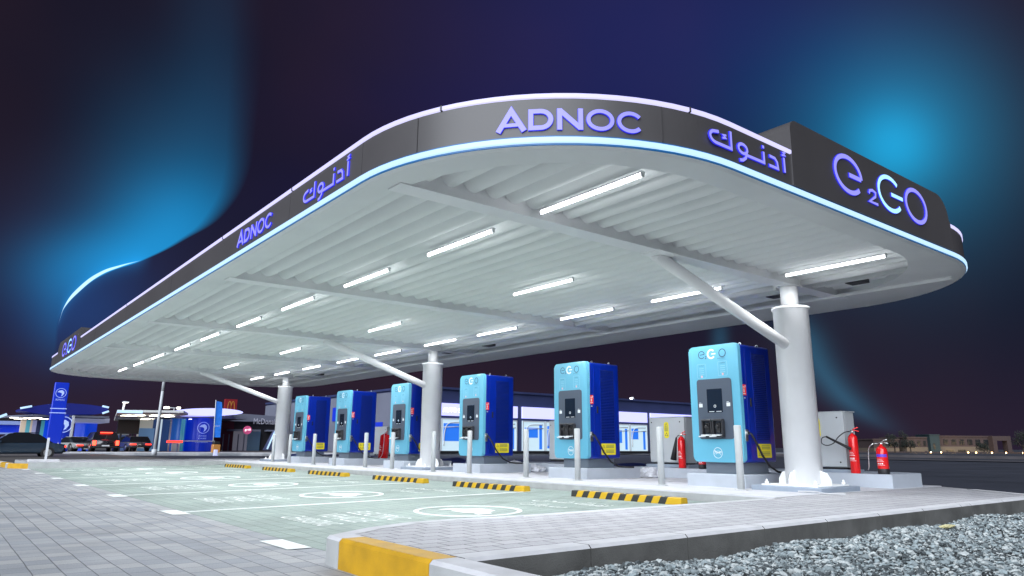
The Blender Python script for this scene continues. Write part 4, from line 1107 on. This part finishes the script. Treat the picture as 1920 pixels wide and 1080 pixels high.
# ---- banner, bin, boards in front of it
B = root_at('banner_flag', 'tall bright blue feather banner left of the square red roof sign', 'banner', 405, -58)
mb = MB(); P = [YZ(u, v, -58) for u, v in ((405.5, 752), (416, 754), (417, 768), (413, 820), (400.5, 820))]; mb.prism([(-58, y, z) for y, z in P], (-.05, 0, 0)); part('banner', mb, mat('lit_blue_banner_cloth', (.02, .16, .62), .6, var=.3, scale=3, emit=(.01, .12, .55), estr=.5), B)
mb = MB(); a, b = YZ(405, 750, -57.95), YZ(399, 842, -57.95); mb.tube([(-57.95, a[0], a[1]), (-57.95, b[0], .14)], .035, n=6); part('pole', mb, m_frame, B)
mb = MB(); y, z = YZ(405, 800, -57.9); write(mb, 'ADNOC', lambda s, t: Vector((-57.93, y-.12+s, z+t)), width=.42, height=.1); part('banner_writing', mb, m_lpan, B)
B = root_at('litter_bin', 'brown and black litter bin at the foot of the blue banner', 'bin', 404.5, -56)
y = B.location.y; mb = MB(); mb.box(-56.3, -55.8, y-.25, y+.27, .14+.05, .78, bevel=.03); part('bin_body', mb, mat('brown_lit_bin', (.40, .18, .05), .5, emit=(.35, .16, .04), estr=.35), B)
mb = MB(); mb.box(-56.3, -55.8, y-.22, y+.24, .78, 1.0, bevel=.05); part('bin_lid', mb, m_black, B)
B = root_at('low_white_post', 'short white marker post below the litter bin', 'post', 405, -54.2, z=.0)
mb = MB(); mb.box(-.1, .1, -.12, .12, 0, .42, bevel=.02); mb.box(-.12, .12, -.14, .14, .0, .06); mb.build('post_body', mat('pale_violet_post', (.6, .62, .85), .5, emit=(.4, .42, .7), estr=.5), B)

# ---- billboard
B = root_at('billboard', 'blank dark billboard between the two lamp posts', 'billboard', 243, -72)
mb = MB(); y0, y1, zb, zt = pbox(mb, 222, 263, 787, 812, -72, .25); part('board', mb, mat('dark_brown_board', (.020, .012, .012), .5), B)
for y in (y0+.3, y1-.5): mb = MB(); mb.box(-72.3, -72.1, y, y+.14, .14, zb+.02); part('leg', mb, m_dark, B)
mb = MB(); mb.box(-71.99, -71.95, y0, y1, zb-.08, zb); part('trim', mb, m_dark, B)
# ---- low kiosk and stacked crates behind the second car
B = root_at('kiosk', 'small blue-lit kiosk behind the silver car', 'kiosk', 230, -76)
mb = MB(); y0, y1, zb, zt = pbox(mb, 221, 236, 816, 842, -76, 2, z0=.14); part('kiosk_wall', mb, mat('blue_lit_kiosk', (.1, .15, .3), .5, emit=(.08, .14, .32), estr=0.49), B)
mb = MB(); mb.box(-78.2, -75.7, y0-.2, y1+.2, zt, zt+.12); part('kiosk_roof', mb, m_frame, B)

# ---- lamp posts
def lamp_post(u, X, h, label, lit=True, lean=0.0):
    B = root_at('lamp_post', label, 'lamp post', u, X, group='lamp posts on the service road'); x, y, z = B.location
    mb = MB(); mb.cyl((0, 0, 0), (0, lean, h), .10, .075, n=14); mb.cyl((0, 0, 0), (0, 0, .35), .15, n=14); mb.build('pole', m_frame, B)
    mb = MB(); mb.box(-.4, .5, lean-.16, lean+.32, h, h+.10, bevel=.03); mb.build('lamp_head', m_frame, B)
    if lit: mb = MB(); mb.box(-.3, .4, lean-.12, lean+.28, h-.03, h-.001); mb.build('lamp', m_lamp, B)
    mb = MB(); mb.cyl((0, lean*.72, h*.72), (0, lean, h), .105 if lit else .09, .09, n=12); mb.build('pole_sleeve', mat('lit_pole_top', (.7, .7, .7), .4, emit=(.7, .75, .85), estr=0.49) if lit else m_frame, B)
    return B
lamp_post(217, -80, 4.6, 'white lamp post with a lit head between the cars', lean=.25)
lamp_post(290, -47, 5.2, 'slim grey lamp post reaching up behind the canopy edge', lit=False, lean=.1)

# ---- left fuel station
X = -74
B = root_at('fuel_station', 'blue fuel station under a wide dark blue canopy at the far left', 'building', 60, X)
mb = MB(); P = [YZ(u, v, X+4) for u, v in ((38, 766), (60, 762), (95, 757), (130, 756), (170, 759), (203, 764), (203, 773), (180, 777), (130, 777.5), (92, 779), (38, 770))]
mb.prism([(X+4, y, z) for y, z in P], (-4, 0, 0)); part('canopy_fascia', mb, mat('deep_blue_lit_fascia', (.01, .015, .15), .4, emit=(.004, .01, .12), estr=0.45), B)
for pth in (((38, 765.5), (60, 761.5)), ((192, 761.5), (204, 764)), ((192, 775), (204, 771))):
    P = [YZ(u, v, X+4.1) for u, v in pth]; mb = MB(); mb.tube([(X+4.1, y, z) for y, z in P], .08, n=6); part('fascia_light', mb, m_led, B)
mb = MB(); zu = YZ(90, 781, X+4)[1]; ya, yb = YZ(2, 780, X)[0], YZ(190, 780, X)[0]
mb.prism([(X+3.9, YZ(60, 780, X+4)[0], zu), (X+3.9, yb, zu), (X-6, yb, zu), (X-20, ya+2, zu), (X-20, ya-4, zu)], (0, 0, .15)); part('canopy_ceiling', mb, m_greyw, B)
for u, v in ((26, 786.5), (34, 784.5), (43, 782), (52, 779.5), (62, 776), (70, 785), (83, 782), (138, 779), (147, 779.5), (161, 777)):
    d = YZ(u, v, X); xx = X-(u % 5); y = YZ(u, v, xx)[0]; mb = MB(); mb.box(xx-.6, xx+.6, y-.28, y+.28, zu-.04, zu-.003); part('ceiling_lamp', mb, m_lamp, B)
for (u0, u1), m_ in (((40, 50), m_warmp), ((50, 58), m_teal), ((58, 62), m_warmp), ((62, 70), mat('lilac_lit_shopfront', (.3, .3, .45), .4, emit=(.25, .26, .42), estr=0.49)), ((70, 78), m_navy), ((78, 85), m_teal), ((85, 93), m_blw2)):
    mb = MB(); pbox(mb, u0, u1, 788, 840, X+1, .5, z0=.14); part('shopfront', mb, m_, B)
curved_panel('blue_wall', 97, 138, 778, None, X+3, 1.2, m_blw, B)
curved_panel('bright_blue_wall', 142, 183, 794, None, X-2, .6, m_blw2, B)
mb = MB(); y0, y1, zb, zt = pbox(mb, 138, 206, 784, 792, X+1, 5); part('white_roof_slab', mb, mat('white_lit_roof_edge', (.5, .52, .6), .5, emit=(.3, .33, .5), estr=.5), B)
mb = MB(); pbox(mb, 136.5, 141, 779, 842, X+4.4, .3, z0=.14); part('white_column', mb, m_frame, B)
mb = MB(); pbox(mb, 95, 138, 822.5, 825, X+4.5, .2); pbox(mb, 142, 170, 822, 824, X+.2, .2); part('white_band', mb, m_frame, B)
mb = MB(); pbox(mb, -30, 39, 797, 812, X, .5); part('blue_band', mb, m_blw, B)
mb = MB(); pbox(mb, -30, 39, 789, 796, X+.3, .5); pbox(mb, -30, 37, 811, 814, X+.3, .5); part('pale_band', mb, mat('pale_blue_lit_band', (.2, .25, .45), .5, emit=(.12, .2, .5), estr=0.49), B)
P = [YZ(u, v, X+2) for u, v in ((-12, 786), (13, 776.5))]; mb = MB(); mb.tube([(X+2, y, z) for y, z in P], .10, n=6); part('fascia_light', mb, m_led, B)
y, z = YZ(119, 796, X+4.3); mb = MB(); falcon(mb, lambda s, t, n: Vector((X+4.3+n, y+s, z+t)), .62); part('round_emblem', mb, MATS['pale_blue_emblem'], B)
# totem
B = root_at('totem_sign', 'tall narrow blue totem sign with a round emblem near the top', 'sign', 99, -62)
x, y, _ = B.location
mb = MB(); z1 = YZ(112, 717, -62)[1]; mb.box(-.35, .0, -.46, .46, 0, z1-.14, bevel=.05); mb.build('totem_body', m_blw, B)
mb = MB(); mb.box(-.34, .02, -.50, .50, z1*.62-.1, z1*.62-.04); mb.box(-.34, .02, -.50, .50, z1*.56-.1, z1*.56-.04); mb.build('totem_line', MATS['pale_blue_emblem'], B)
mb = MB(); falcon(mb, lambda s, t, n: Vector((.005+n, s, z1-.9+t)), .33); mb.build('round_emblem', MATS['pale_blue_emblem'], B)
mb = MB(); write(mb, 'ADNOC', lambda s, t: Vector((.012, -.3+s, z1-1.45+t)), width=.6, height=.13); mb.build('totem_writing', MATS['pale_blue_emblem'], B)
# low wall, post, cone
B = thing('concrete_barrier', 'short grey concrete barrier with an upright white post at the far left', 'barrier', (-30, YZ(78, 860, -30)[0], 0))
mb = MB(); mb.box(-.4, 0, -.38, .55, -.06, .27, bevel=.02); mb.build('barrier_block', m_kerbtop, B)
mb = MB(); mb.box(-.2, -.13, .10, .17, .27, 1.0); mb.build('post', m_frame, B)
def cone(u, X, label):
    B = root_at('traffic_cone', label, 'traffic cone', u, X)
    mb = MB(); mb.box(-.22, .22, -.22, .22, 0, .04, 1); mb.lathe([(.16, .04), (.12, .22)], n=16, mi=0); mb.lathe([(.12, .22), (.085, .40)], n=16, mi=2); mb.lathe([(.085, .40), (.065, .50)], n=16); mb.lathe([(.065, .50), (.03, .68)], n=16, mi=2)
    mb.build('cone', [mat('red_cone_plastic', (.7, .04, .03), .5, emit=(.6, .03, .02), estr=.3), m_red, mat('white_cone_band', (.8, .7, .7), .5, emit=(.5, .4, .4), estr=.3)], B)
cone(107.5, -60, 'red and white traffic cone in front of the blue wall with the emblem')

# ---- vehicles: local x runs to the rear, built at the ground
def car(name, label, loc, rz, paint, L=4.6, Wd=1.85, H=1.65, kind='suv', tail=None, glow=False, plate=True):
    t = thing(name, label, 'car', loc, rz)
    hw = Wd/2; f = -L/2; r = L/2; belt = .62*H if kind == 'suv' else .60*H
    if kind == 'suv':
        low = [(f, .38), (f+.02, .72), (f+.35, .92), (f+1.25, belt), (r-.12, belt+.02), (r, belt-.15), (r+.02, .45), (r-.1, .30), (f+.1, .28)]
        up = [(f+1.15, belt-.02), (f+1.75, H-.06), (f+2.3, H), (r-.45, H-.03), (r-.12, belt)]
    else:
        low = [(f, .36), (f+.03, .62), (f+.5, .80), (f+1.35, belt), (r-.7, belt+.02), (r-.05, belt-.06), (r+.02, .48), (r-.12, .27), (f+.1, .25)]
        up = [(f+1.2, belt-.02), (f+1.95, H-.04), (f+2.6, H), (r-1.35, H-.08), (r-.6, belt)]
    mb = MB(); mb.prism([(x, -hw, z) for x, z in low], (0, Wd, 0))
    es = [e for e in mb.bm.edges if abs(e.verts[0].co.y-e.verts[1].co.y) < 1e-6]
    bmesh.ops.bevel(mb.bm, geom=es, offset=.09, segments=3, affect='EDGES')
    for fc in mb.bm.faces: fc.smooth = len(fc.verts) == 4 and fc.calc_area() < .6
    b = mb.build('body', paint, t)
    mb = MB(); n = len(up); A = [mb.bm.verts.new((x, -hw+.06+.16*(z-belt)/(H-belt), z)) for x, z in up]; C = [mb.bm.verts.new((x, hw-.06-.16*(z-belt)/(H-belt), z)) for x, z in up]
    mb._f(A); mb._f(C[::-1])
    for i in range(n): j = (i+1) % n; mb._f([A[i], C[i], C[j], A[j]])
    bmesh.ops.bevel(mb.bm, geom=list(mb.bm.edges), offset=.04, segments=2, affect='EDGES'); mb.build('windows', m_glass, t)
    mb = MB(); mb.box(up[1][0]+.25, up[-2][0]-.02, -hw+.22, hw-.22, H-.03, H+.02, bevel=.02); mb.build('roof_panel', paint, t)
    for sx in (f+.85, r-.85):
        for sy in (-1, 1):
            mb = MB(); mb.cyl((sx, sy*(hw-.22), .33), (sx, sy*(hw+.01), .33), .33, n=24); w = mb.build('wheel', m_black, t)
            mb = MB(); mb.cyl((sx, sy*(hw-.05), .33), (sx, sy*(hw+.02), .33), .20, n=14); mb.build('rim', m_chrome, w)
    for sy in (-1, 1):
        mb = MB(); y0, y1 = sorted((sy*(hw-.08), sy*(hw-.08-(.22 if glow else .5))))
        mb.box(r-.06, r+.035, y0, y1, belt-(.42 if glow else .24), belt-(.06 if glow else .12), bevel=.02); mb.build('tail_lamp', tail or m_tail2, t)
        mb = MB(); y0, y1 = sorted((sy*(hw-.1), sy*(hw-.5))); mb.box(f-.02, f+.08, y0, y1, .60, .70, bevel=.02); mb.build('headlight', m_lpan, t)
        mb = MB(); mb.box(up[0][0]+.25, up[0][0]+.42, *sorted((sy*(hw+.01), sy*(hw+.18))), belt, belt+.14, bevel=.03); mb.build('mirror', paint, t)
    if plate: mb = MB(); mb.box(r+.02, r+.03, -.26, .26, belt-.50, belt-.39); mb.build('number_plate', m_lpan, t)
    mb = MB(); mb.box(r-.02, r+.05, -hw+.15, hw-.15, .34, .44, bevel=.02); mb.build('bumper', m_dark, t)
    mb = MB(); mb.ribbon(arcpts(0, 0, .07, .07, 0, 360, 12)[:-1], .02, lambda s, tt, n_: Vector((r+.02+n_, s, belt-.22+tt)), 0, .015, closed=True); mb.build('badge', m_chrome, t)
    if glow: mb = MB(); mb.box(r-.35, r-.28, -.42, .42, H-.06, H-.0); mb.build('brake_light', m_tail, t)
    return t
pt_dk = mat('dark_car_paint', (.02, .02, .025), .25, coat=.8); pt_bl = mat('dark_blue_car_paint', (.012, .03, .055), .22, coat=.8)
pt_si = mat('silver_grey_car_paint', (.12, .12, .14), .25, metal=.4, coat=.5); pt_wh = mat('white_car_paint', (.32, .33, .33), .25, coat=.8)
y = YZ(187, 840, -66)[0]; car('parked_car', 'dark off-roader seen from behind with bright red brake lights', (-66, y, .14), R(0), pt_dk, 4.7, 1.95, 1.50, tail=m_tail, glow=True)
y = YZ(245, 840, -72)[0]; car('parked_car', 'silver-grey car seen from behind below the dark billboard', (-72, y, .14), R(8), pt_si, 4.6, 1.9, 1.25, kind='suv')
y = YZ(145, 840, -68)[0]; car('parked_car', 'white car partly hidden behind the off-roader with red lights', (-68, y-.3, .14), R(18), pt_wh, 4.4, 1.8, 1.15, kind='sedan')
y = YZ(40, 840, -50)[0]; car('parked_car', 'dark blue saloon parked side-on at the far left edge', (-50, y-.3, -.05), R(90), pt_bl, 4.7, 1.85, 1.42, kind='sedan', tail=m_tail2)
# low glowing shop display by the pumps
B = root_at('fuel_pump', 'red-topped fuel pump beside the curved blue wall', 'fuel pump', 327, -70); mb = MB(); mb.box(-.3, .0, -.65, .65, .75, .95, bevel=.03); mb.build('pump_top', m_tail2, B)
mb = MB(); mb.box(-.28, -.02, -.2, .2, .0, .75); mb.box(-.28, -.02, .3, .45, .0, .75); mb.build('pump_body', m_frame, B)

# ---- far villas to the right
def far_root(name, label, cat, u, d, z=0.0, group=None):
    p = _F*d + CR*((u-960)/FPX*d); k = d
    return thing(name, label, cat, (p.x, p.y, z), YAW, group)
K = .112                                # metres per survey unit at 150 m
m_v1 = mat('sandstone_villa_wall', (.040, .026, .026), .8, var=.15, scale=.2); m_v2 = mat('pale_villa_wall', (.10, .08, .06), .8, var=.1, scale=.2)
m_vt = mat('teal_dark_villa_wall', (.006, .022, .030), .7); m_vd = mat('dark_villa_window', (.01, .012, .015), .3)
m_warm = mat('warm_wall_lamp', (1, .7, .35), .4, emit=(1, .62, .25), estr=14)
def villa(u, w, h, label, wins, portal=None, z=-.8):
    B = far_root('villa', label, 'house', u, 150, z, group='villas across the dark ground')
    mb = MB(); mb.box(0, w, 0, 10, 0, h*.52); mb.build('ground_floor', m_v2, B)
    mb = MB(); mb.box(0, w, .01, 10, h*.52, h); mb.box(-.2, w+.2, -.15, 10.2, h, h+.25); mb.build('upper_floor', m_v1, B)
    for x, z0, ww, hh in wins: mb = MB(); mb.box(x, x+ww, -.08, .05, z0, z0+hh); mb.build('window', m_vd, B)
    if portal:
        x, ww, hh = portal; mb = MB(); mb.box(x, x+ww*.22, -1.5, .0, 0, hh); mb.box(x+ww*.78, x+ww, -1.5, 0, 0, hh); mb.box(x, x+ww, -1.5, 0, hh, hh+.9); mb.build('portal', m_v1, B)
    return B
villa(1722, 10.5, 3.9, 'long two-storey villa with warm lit ground floor on the right horizon', [(.7+1.6*i, 2.4, .9, 1.0) for i in range(6)]+[(1.0, .1, 1.5, 1.3), (3.4, .1, 1.6, 1.3), (6.5, .1, 1.2, .9)], (9.6, 3.6, 3.2))
villa(1662, 4.6, 3.6, 'small villa left of the teal block on the right horizon', [(.8, 2.1, .6, 1.0), (2.2, 2.1, .6, 1.0), (3.4, 2.1, .5, 1.0)])
villa(1604, 5.0, 3.2, 'dim low villa just behind the red extinguishers', [(1.0, 1.9, .8, .8), (3.0, 1.9, .8, .8)])
B = far_root('villa_tower', 'dark teal tower block standing between the two villas', 'tower', 1705, 149, -.8, None); mb = MB(); mb.box(0, 1.9, 0, 5, 0, 4.2); mb.box(-.1, 2.0, -.1, 5.1, 4.2, 4.35); mb.build('tower_wall', m_vt, B)
mb = MB(); mb.box(.5, .9, -.03, 0, 1.5, 2.6); mb.build('window', m_vd, B)
B = far_root('garden_wall', 'long dark garden wall in front of the villas', 'wall', 1560, 140, -.9); mb = MB(); mb.box(-6, 46, 0, .3, 0, 1.15); 
for i in range(14): mb.box(-6+i*4, -5.6+i*4, -.06, 0, 0, 1.3)
mb.build('wall_panel', m_v1, B)
for i, (u, lab) in enumerate(((1704, 'warm wall lamp at the foot of the teal tower'), (1722, 'warm wall lamp at the left end of the long villa'), (1770, 'warm wall lamp in the middle of the long villa'), (1784, 'warm wall lamp right of the middle of the long villa'), (1812, 'warm wall lamp at the left foot of the portal'), (1837, 'warm wall lamp at the right foot of the portal'), (1867, 'warm garden lamp right of the portal'), (1893, 'bright warm street lamp at the far right'), (1458, 'warm far lamp seen between the nearest charger and the column'), (1468, 'second warm far lamp just right of the other'))):
    zz = .55 if u not in (1893,) else 1.35
    B = far_root('wall_lamp', lab, 'lamp', u, 138.5, -.4, group='warm lamps around the villas')
    mb = MB(); mb.box(-.09, .09, -.07, .07, zz-.11, zz+.11, bevel=.03); mb.build('lamp_glass', m_warm, B)
    mb = MB(); mb.box(-.05, .05, .1, .18, 0, zz); mb.box(-.12, .12, -.08, .12, zz+.16, zz+.2); mb.build('bracket', m_dark, B)
    if u in (1722, 1770, 1812, 1837, 1893, 1704):
        l = bpy.data.lights.new('wall_lamp_light', 'POINT'); l.energy = 260; l.color = (1, .68, .32); l.shadow_soft_size = .3
        lo = bpy.data.objects.new('wall_lamp_light', l); COL.objects.link(lo); lo.location = (0, 5.0, zz+.6) if u != 1893 else (0, -.4, zz); lo.parent = B
m_leaf = mat('dark_foliage', (.010, .014, .010), .8, var=.5, scale=2); m_trunk = mat('dark_bark', (.05, .035, .025), .9)
def tree(u, d, h, rad, seed, label):
    B = far_root('tree', label, 'tree', u, d, -.6, group='dark trees beside the villas'); rnd = random.Random(seed)
    mb = MB(); mb.cyl((0, 0, 0), (.1, 0, h*.5), .16, .09, n=8)
    for k in range(4): a = k*1.7; mb.cyl((.05, 0, h*.35), (rad*.6*math.cos(a), rad*.6*math.sin(a), h*.7), .07, .03, n=6)
    mb.build('trunk', m_trunk, B)
    mb = MB(); cl_ = [(rnd.uniform(-.7, .7)*rad, rnd.uniform(-.6, .6)*rad, h*rnd.uniform(.42, .92), rad*rnd.uniform(.28, .5)) for _ in range(9)]
    for cx, cy, cz2, rr in cl_:
        for _ in range(110):
            v = Vector((rnd.gauss(0, 1), rnd.gauss(0, 1), rnd.gauss(0, .8))).normalized()*rr*rnd.uniform(.5, 1.08); c = Vector((cx, cy, cz2))+v
            a = Vector((rnd.gauss(0, 1), rnd.gauss(0, 1), rnd.gauss(0, 1))).normalized(); b = a.orthogonal().normalized(); s = rnd.uniform(.07, .16)
            mb.quad([c+a*s, c+b*s*.6, c-a*s, c-b*s*.6])
    mb.build('crown', m_leaf, B)
for i, (u, d, h, rad, lab) in enumerate(((1868, 132, 4.3, 2.0, 'dark tree right of the lit portal'), (1890, 134, 4.6, 2.2, 'dark tree behind the bright street lamp'), (1915, 130, 4.4, 2.1, 'dark tree at the far right edge'), (1798, 133, 2.6, 1.1, 'small bushy tree in front of the long villa'), (1640, 134, 4.6, 1.6, 'dark tree above the short extinguisher'), (1668, 140, 3.9, 1.5, 'dark tree left of the teal tower'), (1945, 128, 4.6, 2.2, 'dark tree just beyond the right edge'))):
    tree(u, d, h, rad, i+3, lab)
